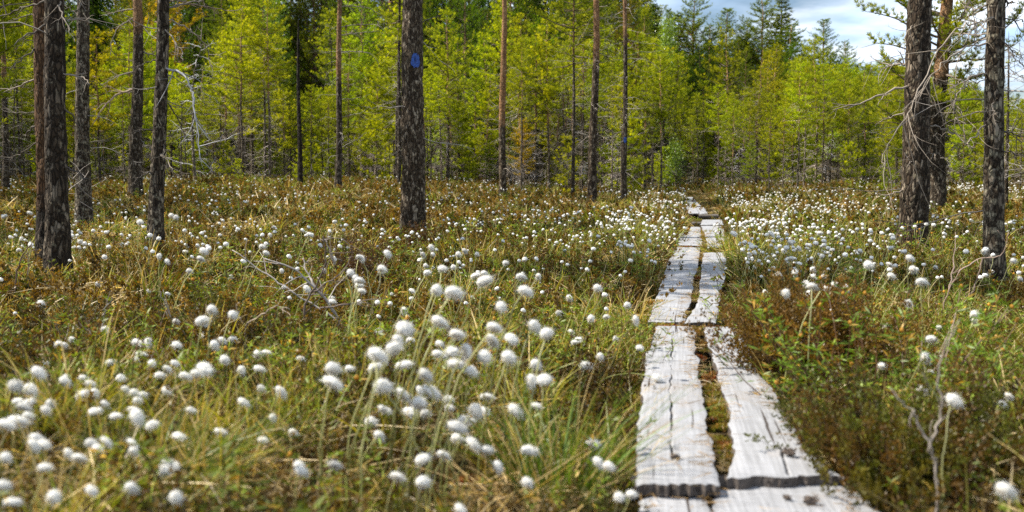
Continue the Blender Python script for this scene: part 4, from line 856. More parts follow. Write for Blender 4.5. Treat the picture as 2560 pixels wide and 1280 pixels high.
def shares(X, Y):
    n1 = fbm(X * 1.4, Y * 1.4, 3); n2 = fbm(X * 1.1 + 40, Y * 1.1 + 11, 3); n3 = fbm(X * 1.6 + 90, Y * 1.6 + 31, 3)
    gr = 0.16 + 2.0 * blobs(GREEN, X, Y) + 1.3 * ss(0.55, 0.72, n1); st = 0.16 + 2.4 * blobs(STRAW, X, Y) + 1.2 * ss(0.56, 0.74, n2)
    gr = gr * (1 - 0.45 * ss(11, 18, Y)); st = st + 0.45 * ss(9, 18, Y); he = 0.5 + 3.0 * blobs(HEATH, X, Y) + 0.35 * ss(11, 20, Y) + 1.2 * ss(0.5, 0.7, n3); le = 0.22 + 0.5 * ss(0.5, 0.7, fbm(X * 0.9 + 5, Y * 0.9 + 70, 2)); mo = np.full(X.shape, 0.14); tw = np.full(X.shape, 0.05)
    s = np.stack([gr, st, he, le, mo, tw], -1); return s / s.sum(-1, keepdims=True)
def field(y0, y1, dens, rg, side=1.0):
    A = (y1 - y0) * (0.58 * (y0 + y1) + 2 * side) ; n = int(dens * A)
    Y = np.sqrt(rg.uniform(0, 1, n) * (y1 ** 2 - y0 ** 2) + y0 ** 2); X = rg.uniform(-1, 1, n) * (0.56 * Y + side)
    return X, Y
def grow(name, y0, y1, dens, geos_by_type, sc, label, seed):
    rg = np.random.default_rng(seed); X, Y = field(y0, y1, dens, rg)
    sh = shares(X, Y); u = rg.random(len(X)); ty = (u[:, None] > np.cumsum(sh, -1)).sum(-1).clip(0, 5)
    walk = in_walk(X, Y, 0.0); plank_ = on_plank(X, Y, -0.005); near = in_walk(X, Y, 0.10) | ((Y > 17) & (np.abs(X - pathx(Y)) < 0.55))
    ty = np.where(walk, np.where(rg.random(len(X)) < 0.45, 1, 4), np.where(near & (rg.random(len(X)) < 0.3), 4, ty)); ok = ~plank_
    counts = [len(gl) for gl in geos_by_type]; start = np.concatenate([[0], np.cumsum(counts)])[:-1]
    idx = start[ty] + (rg.random(len(X)) * np.array(counts)[ty]).astype(int)
    Z = np.where(walk & (Y < 17), 0.078, g(X, Y)); s = rg.uniform(0.7, 1.3, len(X)) * sc * np.where(near, np.where(Y > 17, 0.3, 0.85), 1) * np.where(walk, np.where(ty == 1, 0.45, 0.8), 1)
    s *= 1 + 0.5 * (fbm(X * 0.8 + 17, Y * 0.8, 2) - 0.5) + 0.6 * (fbm(X * 3.3 + 7, Y * 3.3, 2) - 0.5)
    rot = np.stack([rg.normal(size=len(X)) * 0.12, rg.normal(size=len(X)) * 0.12, rg.uniform(0, 6.283, len(X))], 1)
    c = kinds(name, [G for gl in geos_by_type for G in gl], M_grass)
    scatter(name, np.stack([X, Y, Z], 1)[ok], rot[ok], s[ok], idx[ok], c, label, 'ground cover')
def near_set(w, f, rad=1.0, hk=1.0):
    kk = lambda c: tuple(v * hk for v in c)
    return [[sedge(200 + i, int(46 * f), 0.07 * rad, w=0.0035 * w) for i in range(4)] + [sedge(210 + i, int(40 * f), 0.08 * rad, w=0.0035 * w, c0=(0.16, 0.17, 0.012), c1=(0.38, 0.34, 0.05)) for i in range(2)],
            [straw(220 + i, int(46 * f), 0.11 * rad, w=0.004 * w) for i in range(5)],
            [heath(230 + i, int(9 * f), leaf=0.014 * w ** 0.7, lw=0.005 * w, r=0.08 * rad, per=int(26 / w ** 0.5), cl=kk((0.085, 0.092, 0.009)), cl2=kk((0.19, 0.115, 0.020))) for i in range(3)] + [heath(240 + i, int(9 * f), leaf=0.014 * w ** 0.7, lw=0.005 * w, r=0.08 * rad, per=int(26 / w ** 0.5), cl=kk((0.16, 0.10, 0.018)), cl2=kk((0.19, 0.115, 0.020)), red=0.5) for i in range(3)],
            [ledum(250 + i, int(6 * f), r=0.08 * rad, leaf=0.034 * w ** 0.4, bud=0.1) for i in range(4)],
            [moss(260 + i, int(70 * f), 0.10 * rad, L=0.03 * w ** 0.5) for i in range(3)] + [moss(264, int(70 * f), 0.10 * rad, c=(0.22, 0.10, 0.02), c2=(0.30, 0.06, 0.02), L=0.03 * w ** 0.5)],
            [twiglet(270 + i) for i in range(3)]]
grow('undergrowth', 1.0, 6.5, 150, near_set(1.55, 0.8, hk=0.6), 0.85, 'mixed bog undergrowth of sedge, heather twigs and moss in the near foreground', 11)
grow('undergrowth', 6.5, 16, 55, near_set(2.4, 0.8, 1.5, 0.8), 1.0, 'brown and green bog undergrowth around the nearer pine trunks', 12)
grow('undergrowth', 16, 62, 12, near_set(4.6, 0.9, 3.2), 1.1, 'brown bog undergrowth running back to the forest edge', 13)
# ------------------------------------------------------------------ shrubs, twigs and tussocks one can tell apart
def plant_at(name, G, m, px, py, label, cat, h=0.0, group=None, smooth=False, rz=0):
    p = gpt(px, py, h); p[2] = float(g(p[0], p[1])) - 0.01
    o = link(name, G.mesh(name, m, smooth)); o.location = p; o.rotation_euler = (0, 0, rz); tag(o, label, cat, group); return o
def bush(seed, n, h, r, **kw):
    G = heath(seed, n, h, r, **kw); return G
plant_at('heather_bush', bush(300, 230, 0.54, 0.16, per=90, leaf=0.019, lw=0.007, cl=(0.12, 0.072, 0.012), cl2=(0.17, 0.09, 0.016), spread=0.5), M_grass, 2020, 985, 'dense dark brown heather bush leaning over the right plank', 'shrub')
plant_at('heather_bush', bush(301, 190, 0.36, 0.26, per=60, leaf=0.016, lw=0.006, cl=(0.10, 0.11, 0.010), cl2=(0.12, 0.07, 0.012), spread=0.8), M_grass, 2280, 1205, 'low dark heather bush right of the front plank', 'shrub')
plant_at('heather_bush', bush(302, 90, 0.28, 0.2, per=60, leaf=0.016, lw=0.006, cl=(0.14, 0.12, 0.012), cl2=(0.16, 0.085, 0.014), spread=0.3), M_grass, 2215, 1275, 'rusty heather tuft at the right end of the front plank', 'shrub')
plant_at('labrador_tea', ledum(303, 60, 0.60, 0.24, leaf=0.055, bud=0.4, c=(0.13, 0.22, 0.016)), M_grass, 2200, 1060, 'green shrub with narrow leaves and orange buds behind the brown heather bush', 'shrub')
plant_at('labrador_tea', ledum(304, 26, 0.36, 0.18, leaf=0.045, bud=0.3), M_grass, 2300, 1010, 'small green shrub left of the pale forked twig', 'shrub')
plant_at('labrador_tea', ledum(305, 20, 0.55, 0.14, leaf=0.045, bud=0.3), M_grass, 2265, 690, 'upright green shrub at the foot of the big leaning trunk', 'shrub')
plant_at('labrador_tea', ledum(340, 26, 0.30, 0.24, leaf=0.045, bud=0.3, c=(0.10, 0.13, 0.02)), M_grass, 165, 735, 'low leafy shrub around the foot of the thick dark left trunk', 'shrub')
plant_at('heather_bush', bush(341, 60, 0.26, 0.2, per=60, leaf=0.016, lw=0.006, cl=(0.10, 0.08, 0.012), spread=0.8), M_grass, 400, 690, 'low brown heather around the foot of the narrow leaning left trunk', 'shrub')
plant_at('labrador_tea', ledum(342, 30, 0.34, 0.2, leaf=0.045, bud=0.4, c=(0.11, 0.15, 0.02)), M_grass, 2450, 770, 'leafy shrub in front of the tangled trunk near the right edge', 'shrub')
plant_at('labrador_tea', ledum(306, 26, 0.32, 0.25, leaf=0.045, bud=0.5), M_grass, 80, 960, 'leafy green shrub with orange tips near the left edge', 'shrub')
plant_at('heather_bush', bush(307, 70, 0.34, 0.22, per=60, leaf=0.016, lw=0.006, cl=(0.06, 0.065, 0.010), spread=0.8), M_grass, 610, 830, 'dark olive heather bush amid the fallen grey branches', 'shrub')
plant_at('heather_bush', bush(330, 60, 0.42, 0.10, per=70, leaf=0.02, lw=0.007, cl=(0.13, 0.07, 0.02), cl2=(0.16, 0.08, 0.03), spread=0.5), M_grass, 1050, 640, 'dry brown shrub at the foot of the stout blue marked trunk', 'shrub')
plant_at('heather_bush', bush(331, 50, 0.44, 0.10, per=70, leaf=0.018, lw=0.007, cl=(0.11, 0.06, 0.03), cl2=(0.13, 0.07, 0.04), spread=0.6), M_grass, 895, 730, 'dry dark brown shrub beside the fallen branches, left of the marked trunk', 'shrub')
plant_at('labrador_tea', ledum(332, 22, 0.42, 0.16, leaf=0.045, bud=0.4, c=(0.10, 0.13, 0.02)), M_grass, 1265, 830, 'upright rusty green shrub among the white heads at center', 'shrub')
plant_at('sedge_tussock', sedge(310, 190, 0.11, (0.26, 0.60), 0.0045, (0.04, 0.09, 0.006), (0.09, 0.155, 0.012), 0.4, 0.42, 6), M_grass, 1400, 1262, 'bright green sedge tussock at the bottom edge, left of the front planks', 'grass tussock')
plant_at('sedge_tussock', sedge(311, 260, 0.15, (0.22, 0.46), 0.0036, (0.06, 0.14, 0.014), (0.16, 0.24, 0.04), 0.5, 0.6, 6), M_grass, 420, 1230, 'wide green sedge tussock under the white heads at lower left', 'grass tussock')
plant_at('sedge_tussock', sedge(312, 220, 0.14, (0.28, 0.52), 0.0036, (0.05, 0.10, 0.012), (0.13, 0.18, 0.03), 0.5, 0.6, 6), M_grass, 1170, 900, 'dark green sedge tussock below the densest cluster of white heads', 'grass tussock')
plant_at('sedge_tussock', sedge(313, 200, 0.15, (0.20, 0.42), 0.0036, (0.06, 0.12, 0.014), (0.16, 0.2, 0.04), 0.5, 0.6, 6), M_grass, 80, 1130, 'green sedge tussock at the left edge under a cluster of heads', 'grass tussock')
plant_at('straw_tussock', straw(314, 320, 0.20, 0.004, (0.30, 0.20, 0.08), (0.55, 0.41, 0.21), (0.15, 0.4)), M_grass, 1270, 1275, 'pale dry straw tussock at the bottom edge', 'grass tussock')
plant_at('straw_tussock', straw(315, 300, 0.22, 0.004, (0.28, 0.19, 0.08), (0.5, 0.38, 0.2), (0.15, 0.4)), M_grass, 640, 1180, 'combed over patch of tan dead grass at lower left', 'grass tussock')
plant_at('straw_tussock', straw(316, 160, 0.16, 0.0035, (0.26, 0.18, 0.09), (0.46, 0.33, 0.18), (0.12, 0.3)), M_grass, 1985, 1030, 'dry tan grass spilling onto the right plank below the heather bush', 'grass tussock', rz=2)
plant_at('moss_cushion', moss(317, 160, 0.045, (0.22, 0.26, 0.015), (0.12, 0.12, 0.02), 0.03), M_grass, 1795, 1018, 'bright yellow green moss cushion in the gap between the second pair of planks', 'moss', h=0.06)
plant_at('moss_cushion', moss(318, 260, 0.10, (0.24, 0.13, 0.02), (0.34, 0.10, 0.02), 0.06), M_grass, 1742, 715, 'rusty red moss strip between the third pair of planks', 'moss', h=0.04)
plant_at('moss_cushion', moss(319, 200, 0.12, (0.26, 0.13, 0.025), (0.32, 0.12, 0.03), 0.08), M_grass, 1757, 597, 'orange moss strip between the fourth pair of planks', 'moss', h=0.04)

def litter():
    rg = np.random.default_rng(31); G = Geo(); n = 0
    for Lp, Rp in PLANK_QUADS[:8]:
        y0 = max(Lp[:, 1].min(), Rp[:, 1].min()); y1 = min(Lp[:, 1].max(), Rp[:, 1].max()); m = int(170 * (y1 - y0) / (1 + y0 * 0.12)); Y = rg.uniform(y0 + 0.03, y1 - 0.03, m)
        o = np.argsort(Lp[:, 1]); a = np.interp(Y, Lp[o, 1], Lp[o, 0]); o = np.argsort(Rp[:, 1]); b = np.interp(Y, Rp[o, 1], Rp[o, 0])
        u = np.clip(np.where(rg.random(m) < 0.85, 1 - np.abs(rg.normal(size=m)) * 0.12, rg.uniform(0, 1, m)), 0.01, 1); u = np.where(rg.random(m) < 0.35, 1 - u, u)
        ok = fbm(Y * 1.7 + Lp[0, 0] * 9, u * 2, 2) > 0.47; Y, a, b, u = Y[ok], a[ok], b[ok], u[ok]; m = len(Y)
        z = np.where(Y < 3.05, 0.082, 0.122) if Lp[0, 1] < 6.3 else np.full(m, 0.125)
        d = nrm(np.stack([rg.normal(size=m) * 1.2, rg.normal(size=m), np.full(m, 0.05)], 1)); c = np.array([0.26, 0.17, 0.08]) * rg.uniform(0.5, 1.5, (m, 1))
        blades(G, np.stack([a * (1 - u) + b * u, Y, z], 1), d, np.stack([rg.normal(size=m) * .3, rg.normal(size=m) * .3, np.full(m, -0.02)], 1), rg.uniform(0.03, 0.09, m), 0.003, 3, c * 0.8, c, rg=rg)
    tag(link('plant_litter', G.mesh('plant_litter', M_grass)), 'dry brown grass and needle litter strewn along the plank edges', 'litter', kind='stuff')
litter()
def stick(name, label, Y, lines, r, col, cat='dead branch', twn=3, seed=0, drift=0.15):
    """bare branch growing out of the moss: several limbs through picture points"""
    rg = np.random.default_rng(700 + seed); W0 = at(lines[0][0][0], lines[0][0][1], Y); base = np.array([W0[0], Y, float(g(W0[0], Y))])
    o = empty(name, base); G = Geo()
    for li, pts in enumerate(lines):
        w = np.array([at(x, y, Y + (drift * k / len(pts) * (1 if li % 2 else -1))) for k, (x, y) in enumerate(pts)]) - base
        if li == 0: w = np.vstack([np.array([w[0][0], 0, -0.05]), w])
        n = len(w); d = np.linspace(0, n - 1, 4 * n); p = np.stack([np.interp(d, np.arange(n), w[:, k]) for k in range(3)], 1)
        for _ in range(2): p[1:-1] = (p[:-2] + 2 * p[1:-1] + p[2:]) / 4
        p[1:-1] += rg.normal(size=(len(p) - 2, 3)) * 0.004; rr = r * (1 if li == 0 else 0.7); L = np.linalg.norm(np.diff(p, axis=0), axis=1).sum()
        tube(G, p, np.linspace(rr, rr * 0.35, len(p)) * (1 + 0.1 * rg.normal(size=len(p))), 7, col)
        for _ in range(twn):
            i = rg.integers(3, len(p) - 1); q = wander(p[i], nrm(nrm(p[i + 1] - p[i - 1]) + rg.normal(size=3) * 0.7), L * rg.uniform(0.15, 0.4), 5, 0.2, 0, rg); tube(G, q, np.linspace(rr * 0.4, rr * 0.15, 6), 4, col)
    me = G.mesh(name, M_twig, True); bpy.data.objects.remove(o); b = link(name, me); b.location = base; tag(b, label, cat); return b
k4 = lambda l: [(x / 2.844, 400 + y / 2.844) for x, y in l]
k8 = lambda l: [(1750 + x / 1.542, 450 + y / 1.542) for x, y in l]
GY = (0.34, 0.30, 0.27)
stick('forked_twig', 'pale forked dead twig standing at lower right', 2.75, [k8([(915, 1100), (885, 1030)]), k8([(885, 1030), (835, 930), (800, 870), (730, 800)]), k8([(885, 1030), (935, 900), (920, 760), (935, 660), (1000, 540)])], 0.0052, (0.34, 0.29, 0.25), 'dead twig', 2, 1, 0.05)
stick('forked_twig', 'thin bare twigs rising left of the tangled trunk', 6.2, [k8([(930, 500), (960, 430), (1000, 350)]), k8([(960, 430), (980, 300), (985, 200)]), k8([(1000, 350), (1090, 300), (1160, 300), (1190, 200)]), k8([(1090, 300), (1060, 420), (1000, 500)])], 0.006, (0.30, 0.22, 0.18), 'dead twig', 3, 2)
stick('fallen_branch', 'long grey fallen branch slanting down through the heather at left center', 6.6, [k4([(2420, 1150), (2330, 1000), (2200, 870), (2090, 770), (1880, 700)]), k4([(2380, 1130), (2100, 950), (1900, 820), (1650, 640)]), k4([(2380, 740), (2350, 650), (2310, 560)]), k4([(2250, 920), (2180, 800), (2150, 700)])], 0.012, GY, seed=3, twn=5)
stick('fallen_branch', 'curved grey branch low in the grass below the long fallen one', 5.2, [k4([(1740, 1180), (1850, 1110), (1950, 1030), (2060, 1060)])], 0.007, (0.28, 0.22, 0.17), seed=4)
stick('forked_twig', 'short pale twig sticking up between two single white heads at left', 5.6, [k4([(1215, 1110), (1180, 1020), (1140, 935)])], 0.006, GY, 'dead twig', 2, seed=5)
stick('forked_twig', 'thin pale twig bent over below the thick dark left trunk', 5.3, [k4([(735, 1150), (740, 1080), (800, 980)])], 0.006, GY, 'dead twig', 2, seed=6)
stick('forked_twig', 'brown twig rising at the far left in front of the thick trunk', 7.5, [k4([(105, 820), (150, 680), (240, 580), (290, 460)]), k4([(180, 880), (205, 760), (195, 640)])], 0.007, (0.2, 0.14, 0.1), 'dead twig', 3, seed=7)
stick('fallen_branch', 'dark tangle of twigs at the right side of the left heather', 5.6, [[(760, 760), (800, 700), (815, 640), (808, 590)], [(780, 730), (850, 690), (880, 640)], [(800, 770), (860, 760), (960, 745)]], 0.008, (0.16, 0.12, 0.10), seed=8, twn=5)
def cone_bits():
    # debris lying on the planks
    for px, py, s, lb in [(1972, 1137, 1.0, 'dark knot stub on the right plank of the second pair'), (1968, 1248, 0.6, 'small dark cone on the front plank'), (2026, 1259, 1.0, 'larger dark cone on the front plank'), (1688, 1147, 0.7, 'dark bark chip on the left plank of the second pair')]:
        p = onz(px, py, 0.118 if py < 1200 else 0.078); rg = np.random.default_rng(px); G = Geo(); L = 0.045 * s
        n = 9; t = np.linspace(0, 1, n); r = 0.011 * s * np.sin(np.pi * (0.08 + 0.84 * t)) ** 0.7
        tube(G, np.stack([(t - .5) * L, 0.1 * L * np.sin(t * 5), 0.008 * s + 0 * t], 1), r, 8, (0.10, 0.075, 0.06), wob=lambda i, th: 1 + 0.25 * rg.normal(size=(len(i), len(th))) * 0.5)
        k = 40; tt = rg.uniform(0, 1, k); a = rg.uniform(0, 3.14, k); b = np.stack([(tt - .5) * L, 0.009 * s * np.cos(a), 0.008 * s + 0.009 * s * np.sin(a)], 1)
        needles(G, b, nrm(np.stack([0 * a + 0.4, np.cos(a), np.sin(a)], 1)), 1, 0.010 * s, 0.007 * s, (0.13, 0.10, 0.08), 0, rg, 0.3)
        o = link('pine_cone' if 'cone' in lb else 'bark_chip', G.mesh('chip', M_twig)); o.location = p; o.rotation_euler = (0, 0, rg.uniform(-0.5, 0.5)); tag(o, lb, 'cone' if 'cone' in lb else 'bark chip')
cone_bits()

# ------------------------------------------------------------------ cottongrass: the three hundred that show largest are things, the rest one object
A5 = """690,65,55 390,165,60 425,165,40 475,130,55 300,290,45 245,345,110 905,150,75 985,145,75 1170,170,80 930,235,75 905,262,60 1010,285,50 1160,285,60 1345,110,65 1350,15,70 1420,160,85 1475,135,55 1545,130,65 735,285,80 800,385,80 1105,325,65 1060,370,55 1225,375,85 1300,360,75 1360,320,105 1490,265,80 1600,330,70 1720,325,75 1710,230,75 1770,222,70 2000,258,55 2210,325,110 2200,415,115 2325,325,50 2500,230,110 2495,320,80 2525,440,90 90,440,110 195,460,105 435,385,75 418,410,85 115,545,80 145,578,90 190,560,90 325,560,85 300,595,90 178,640,75 30,695,110 100,680,120 550,390,60 590,425,75 545,500,90 620,485,80 830,460,70 890,485,65 945,505,40 910,540,65 1105,470,70 690,560,65 625,610,55 885,600,75 900,640,120 765,640,40 1015,700,90 1185,775,90 1460,745,70 1615,545,80 1735,455,50 1860,475,80 1810,645,65 1950,750,65 1745,800,40 230,790,110 215,830,80 290,830,70 600,820,60 640,860,75 700,810,70 875,820,75 880,875,65 445,885,85 515,920,75 290,985,100 30,915,75 1100,965,105 1095,1010,70 1165,975,65 10,1105,60 340,1180,110 70,1215,90 600,1135,70 860,1120,80 1165,1175,110 1985,970,85 2000,1005,85 2220,965,90 2465,680,90 2540,590,50 2520,770,65 2525,80,60 1262,600,40"""
A6 = """205,145,40 178,215,48 90,165,35 65,255,40 395,118,32 360,150,30 405,148,25 373,200,30 445,215,45 495,207,30 415,305,60 490,320,80 630,270,75 805,310,75 790,250,45 865,245,35 700,380,60 725,190,30 598,150,28 543,135,26 515,150,35 312,310,30 312,345,28 275,395,45 428,445,80 275,475,90 505,500,75 245,525,70 240,565,75 305,530,40 168,490,38 432,543,45 155,590,80 428,590,60 485,580,65 545,565,75 625,600,75 500,630,75 570,660,65 275,637,62 150,648,55 365,675,78 38,652,35 180,730,80 265,762,70 390,750,75 345,742,25 470,785,55 475,825,40 340,805,80 300,840,60 370,850,55 195,835,55 130,885,60 165,943,50 640,775,52 585,830,75 633,835,40 505,905,80 540,880,70 572,885,45 505,957,45 575,975,70 360,1050,78 448,1030,55 245,1125,55 358,1150,75 825,1010,65 760,830,70 855,815,45 660,525,60 745,517,65 670,470,75 845,460,60 905,500,68 730,600,68 850,630,60 830,695,70 890,698,72 1035,530,50 1073,640,52 1095,432,42 1165,425,35 1290,432,50 1255,375,36 957,410,35 1000,340,35 1310,560,38 1135,595,40 1205,520,25 1010,490,35 1125,1058,58 1172,1078,52 1100,980,60 815,1150,55 1220,1212,45 1275,1203,50 640,1010,50 685,1075,60 520,1265,45"""
A8 = """645,328,48 805,300,40 852,395,42 798,472,38 715,562,32 733,620,32 505,512,36 535,540,30 890,615,48 862,683,52 700,717,42 855,810,50 930,690,40 882,740,30 970,845,68 1186,834,38 1162,863,40 1170,1197,85 1055,520,40 1055,545,30 920,570,25 418,437,36 487,418,38 518,403,38 430,410,50 405,400,35 325,432,45 375,443,22 570,433,24 248,433,26 433,345,28 435,372,30 733,370,32 727,325,28 905,335,25 1090,275,26 1205,312,28 1230,380,25 735,262,24 460,205,26 272,207,28 128,205,26 345,240,26 378,262,26 468,293,26 425,315,24 320,272,22 300,362,30 360,345,24"""
A4 = """1215,395,55 1250,410,45 995,445,55 565,580,40 740,690,45 1125,678,50 1183,720,50 1440,645,65 1420,700,60 1342,790,55 695,883,50 1055,928,40 1188,950,38 1495,1065,90 1648,1100,80 1435,1148,90 1245,1148,50 285,1020,60 738,1205,65 1860,615,55 1885,660,55 2198,530,50 1915,530,38 1945,478,35 2378,440,30 2550,690,60 2355,980,45 2000,785,40 2300,783,40 1635,830,45 1313,650,35 2465,625,35 30,403,45 208,375,35 150,560,35 130,640,35 865,600,35"""
HEADS = []
for txt, kx, ox, oy in ((A5, 2560 / 960, 0, 800), (A6, 1490 / 850, 850, 550), (A8, 1249 / 810, 1750, 450), (A4, 2.844, 0, 400)):
    for w in txt.split():
        a, b, c = map(float, w.split(',')); HEADS.append((ox + a / kx, oy + b / kx, c / kx))
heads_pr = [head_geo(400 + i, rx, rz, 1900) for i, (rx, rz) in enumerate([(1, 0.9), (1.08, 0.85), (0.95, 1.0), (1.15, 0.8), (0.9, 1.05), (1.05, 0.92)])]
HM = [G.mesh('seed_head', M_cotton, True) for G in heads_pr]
SM = []
for i in range(7): G, tip = stem_geo(420 + i); SM.append((G.mesh('stem', M_grass, True), tip))
CG = 'white cottongrass heads on thin stems'
COTTON = []
def cotton_at(px, py, size):
    d = ray(px, py); z = F * 0.052 / size
    P = at(px, py, z); gr = float(g(P[0], P[1])); h = P[2] - gr
    lo = 0.21
    h2 = min(max(h, lo), 0.58)
    for _ in range(10): P = onz(px, py, gr + h2); gr = float(g(P[0], P[1]))
    s = size * 0.81 * P[1] / F
    return P, gr, min(max(s, 0.028), 0.068)
def cotton(px, py, size):
    P, gr, s = cotton_at(px, py, size); r = random.uniform(-1.2, 1.2) if random.random() < 0.75 else random.uniform(0, 6.28)
    me, tip = SM[random.randrange(len(SM))]; hm = HM[random.randrange(len(HM))]
    h = P[2] - gr + 0.03; hx = h * 0.98; ca, sa = math.cos(r), math.sin(r); off = np.array([ca * tip[0] - sa * tip[1], sa * tip[0] + ca * tip[1]]) * h
    bx, by = P[0] - off[0], P[1] - off[1]
    if on_plank(bx, by, 0.02): bx, by = P[0], P[1]; off = off * 0
    o = empty('cottongrass', (bx, by, gr - 0.03)); 
    st = link('stem', me, o); hd = link('seed_head', hm, o)
    st.scale = (h, h, h * 1.0); st.rotation_euler = (0, 0, r)
    hd.location = (off[0], off[1], h - 0.12 * s); hd.scale = (s * (1.2 if py > 780 else 1.08) * random.uniform(0.85, 1.2), s * random.uniform(0.85, 1.1), s * random.uniform(0.8, 1.15)); hd.rotation_euler = (random.gauss(0, 0.3), 0.35 + random.gauss(0, 0.35), random.uniform(-0.6, 0.6))
    v = random.uniform(0.94, 1.0) if random.random() < 0.88 else random.uniform(0.72, 0.9); hd.color = (v, v * 0.985, v * 0.96, 1)
    o['category'] = 'cottongrass'; o['group'] = CG; COTTON.append([o, px, py, size, s]); return o
for h in HEADS: cotton(*h)
def bowing_head():
    P = onz(1640, 955, 0.118); rg = np.random.default_rng(9); o = empty('cottongrass', (0, 0, 0))
    b = gpt(1440, 1000, 0.0); b[2] = float(g(b[0], b[1])); o.location = b
    pts = np.array([b, at(1480, 962, b[1] - 0.02), at(1530, 938, b[1]), at(1580, 932, b[1]), at(1612, 938, (b[1] + P[1]) / 2), P + np.array([-0.01, 0, 0.02])]) - b
    d = np.linspace(0, 5, 26); p = np.stack([np.interp(d, np.arange(6), pts[:, k]) for k in range(3)], 1)
    for _ in range(4): p[1:-1] = (p[:-2] + 2 * p[1:-1] + p[2:]) / 4
    G = Geo(); tube(G, p, np.linspace(0.0026, 0.0017, 26), 6, (0.26, 0.28, 0.08)); link('stem', G.mesh('stem', M_grass, True), o)
    h = link('seed_head', HM[1], o); h.scale = (0.056, 0.05, 0.045); h.location = P - b + np.array([0, 0, 0.010]); h.rotation_euler = (0, 0.5, 0)
    tag(o, 'white cottongrass head bowed over by a long arching stem onto the left plank', 'cottongrass', CG)
bowing_head()
def cotton_stuff():
    rg = np.random.default_rng(77)
    def patch(lst, X, Y): return blobs(lst, X, Y, 0.36)
    DENSE = [(1950, 560, 150, .75), (2060, 520, 110, .45), (1930, 650, 120, .8), (2150, 580, 120, .4), (1880, 500, 90, .7), (2000, 620, 130, .8), (2060, 690, 110, .5), (1600, 540, 110, .7), (1680, 490, 60, 1.0), (1480, 560, 130, .35), (1350, 600, 170, .22), (1550, 600, 120, .45), (560, 448, 90, 1.8), (290, 430, 70, 1.6), (750, 470, 180, .9), (430, 460, 120, .7), (900, 480, 150, .5), (1150, 640, 170, .2), (2180, 640, 150, .35), (2540, 640, 80, .8), (30, 500, 90, .6), (1780, 480, 60, 1.1), (1100, 540, 300, .12), (300, 520, 200, .12), (600, 540, 250, .1), (2430, 480, 120, .4), (1250, 500, 200, .2)]
    X = []; Y = []; 
    for y0, y1, dens in ((5.5, 16, 62), (16, 34, 20.0), (34, 52, 10)):
        x, y = field(y0, y1, dens, rg); X.append(x); Y.append(y)
    X = np.concatenate(X); Y = np.concatenate(Y)
    far = ss(8, 30, Y)
    pr = (0.007 + 0.05 * far + 0.9 * patch(DENSE, X, Y)) * (0.35 + 1.3 * ss(0.42, 0.6, fbm(X * 1.5 + 3, Y * 1.5, 2)))
    ok = (rg.random(len(X)) < pr) & ~in_walk(X, Y, 0.06) & ~((Y > 17) & (np.abs(X - pathx(Y)) < 0.5)); X, Y = X[ok], Y[ok]
    Zg = g(X, Y); sc = rg.uniform(0.26, 0.46, len(X)) * (1 + 0.12 * ss(12, 30, Y)); near = np.argsort(Y / sc); take = []
    for i in near:
        px, py = topix((X[i], Y[i], Zg[i] + sc[i]))
        if 0 < px < 2560 and py < 1290:
            take.append(i)
            if len(take) + len(COTTON) >= 299: break
    for i in take: px, py = topix((X[i], Y[i], Zg[i] + sc[i])); cotton(px, py, F * 0.13 * sc[i] / Y[i] * 1.1)
    left = np.setdiff1d(np.arange(len(X)), take); X, Y, sc = X[left], Y[left], sc[left]
    n = len(X); geos = []
    for i in range(8):
        h = rg.uniform(0.9, 1.1); G, tip = stem_geo(440 + i, 0.0065); H = heads_pr[i % 6]; s = rg.uniform(0.085, 0.135); K = Geo(); K.merge(G)
        a = rg.uniform(-0.3, 0.6); R = np.array([[math.cos(a), 0, math.sin(a)], [0, 1, 0], [-math.sin(a), 0, math.cos(a)]]) * s
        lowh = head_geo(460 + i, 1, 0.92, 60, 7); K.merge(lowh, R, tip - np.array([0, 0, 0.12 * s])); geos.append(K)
    c = kinds('cottongrass', geos, M_cotton)
    rot = np.stack([rg.normal(size=n) * 0.1, rg.normal(size=n) * 0.1, np.where(rg.random(n) < 0.7, rg.normal(size=n) * 0.7, rg.uniform(0, 6.28, n))], 1)
    scatter('cottongrass', np.stack([X, Y, g(X, Y) - 0.02], 1), rot, sc, rg.integers(0, 8, n), c, 'sea of small white cottongrass heads spread over the bog toward the forest', 'cottongrass')
    print('cotton stuff', n, 'cotton things', len(COTTON))
cotton_stuff()

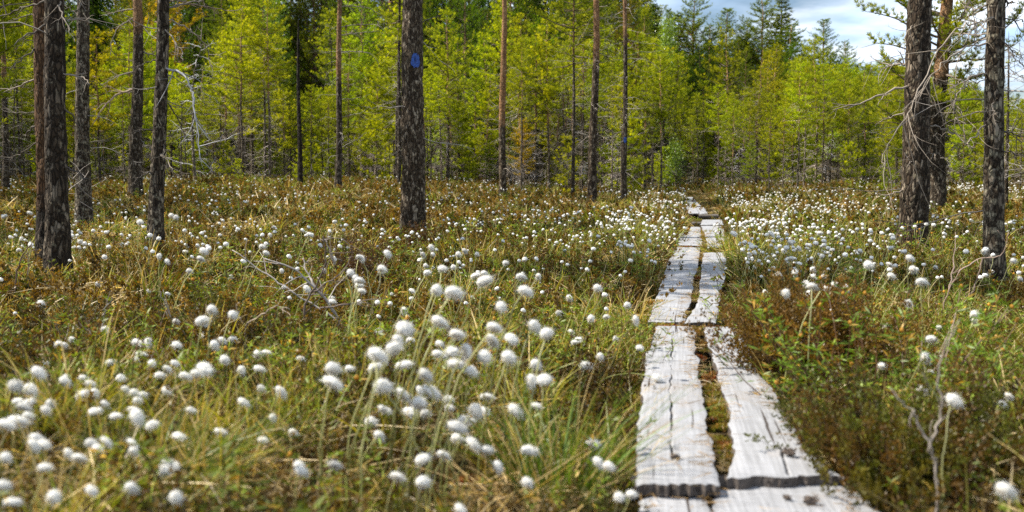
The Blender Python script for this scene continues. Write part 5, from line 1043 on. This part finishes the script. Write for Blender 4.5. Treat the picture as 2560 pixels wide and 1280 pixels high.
# ------------------------------------------------------------------ labels that single each tree and each head out
ORD = ['first', 'second', 'third', 'fourth', 'fifth', 'sixth', 'seventh', 'eighth', 'ninth', 'tenth', 'eleventh', 'twelfth', 'thirteenth', 'fourteenth', 'fifteenth', 'sixteenth', 'seventeenth', 'eighteenth', 'nineteenth', 'twentieth']
def rank(i, n):
    if n == 1: return ''
    if i == 0: return ', leftmost'
    if i == n - 1: return ', rightmost'
    return ', %s from left' % ORD[i]
def label_trees():
    marks = [(-500, 'the left edge'), (146, 'the thick trunk'), (339, 'the boughed trunk'), (560, None), (751, 'the blackened snag'), (1030, 'the marked trunk'), (1257, 'the slim orange trunk'), (1485, 'the orange topped pine'), (1730, 'the path'), (2000, None), (2280, 'the big leaning trunk'), (3200, 'the right edge')]
    marks = [m for m in marks if m[1]]
    kindw = dict(bog='bushy bog pine', tall='tall yellow green pine', young='low young pine', pole='slender bare stemmed pine', sparse='thin crowned pine', spruce='dark spruce', far='tall dark pine', birch='birch', snag='bare grey snag')
    cells = {}
    for t in TREES:
        if t[0].get('label'): continue
        o, key, px, Y, h, colr = t; k = key.rstrip('0123456789'); w = kindw[k]
        if k in ('bog', 'young', 'tall'): w = w.replace('bog', 'olive' if colr[0] < 1.0 else 'yellow green' if colr[0] < 1.25 else 'golden').replace('low young', 'low olive' if colr[0] < 1.1 else 'low golden')
        if k == 'far' and colr[0] > 1.2: w = 'tall mid green pine'
        j = [i for i in range(len(marks) - 1) if marks[i][0] <= px < marks[i + 1][0]][0]
        loc = 'between %s and %s' % (marks[j][1], marks[j + 1][1])
        loc = loc.replace('between the slim orange trunk and the orange topped pine', 'between the two orange trunks'); cells.setdefault((w, loc), []).append(t)
    for (w, loc), l in cells.items():
        l.sort(key=lambda t: t[2])
        for i, t in enumerate(l): t[0]['label'] = w + ' ' + loc + rank(i, len(l)); t[0]['group'] = TG
label_trees()
def label_cotton():
    cols = ['at the left edge', 'under the leaning left trunks', 'left of the fallen branch', 'right of the fallen branch', 'below the marked trunk', 'left of the path', 'close beside the planks', 'right of the path', 'before the big trunk', 'near the right edge']
    rows = [(640, 'far back'), (740, 'in the middle distance'), (860, 'in the middle ground'), (960, 'in the foreground'), (1080, 'low in front'), (1180, 'near the bottom'), (9999, 'at the bottom edge')]
    cells = {}
    for c in COTTON:
        o, px, py, size, s = c; a = cols[min(9, max(0, int(px // 256)))]; b = [r for v, r in rows if py < v][0]; cells.setdefault((a, b), []).append(c)
    for (a, b), l in cells.items():
        l.sort(key=lambda c: c[1])
        for i, c in enumerate(l): c[0]['label'] = 'white cottongrass head ' + a + ', ' + b + rank(i, len(l))
label_cotton()
print('trees', len(TREES))
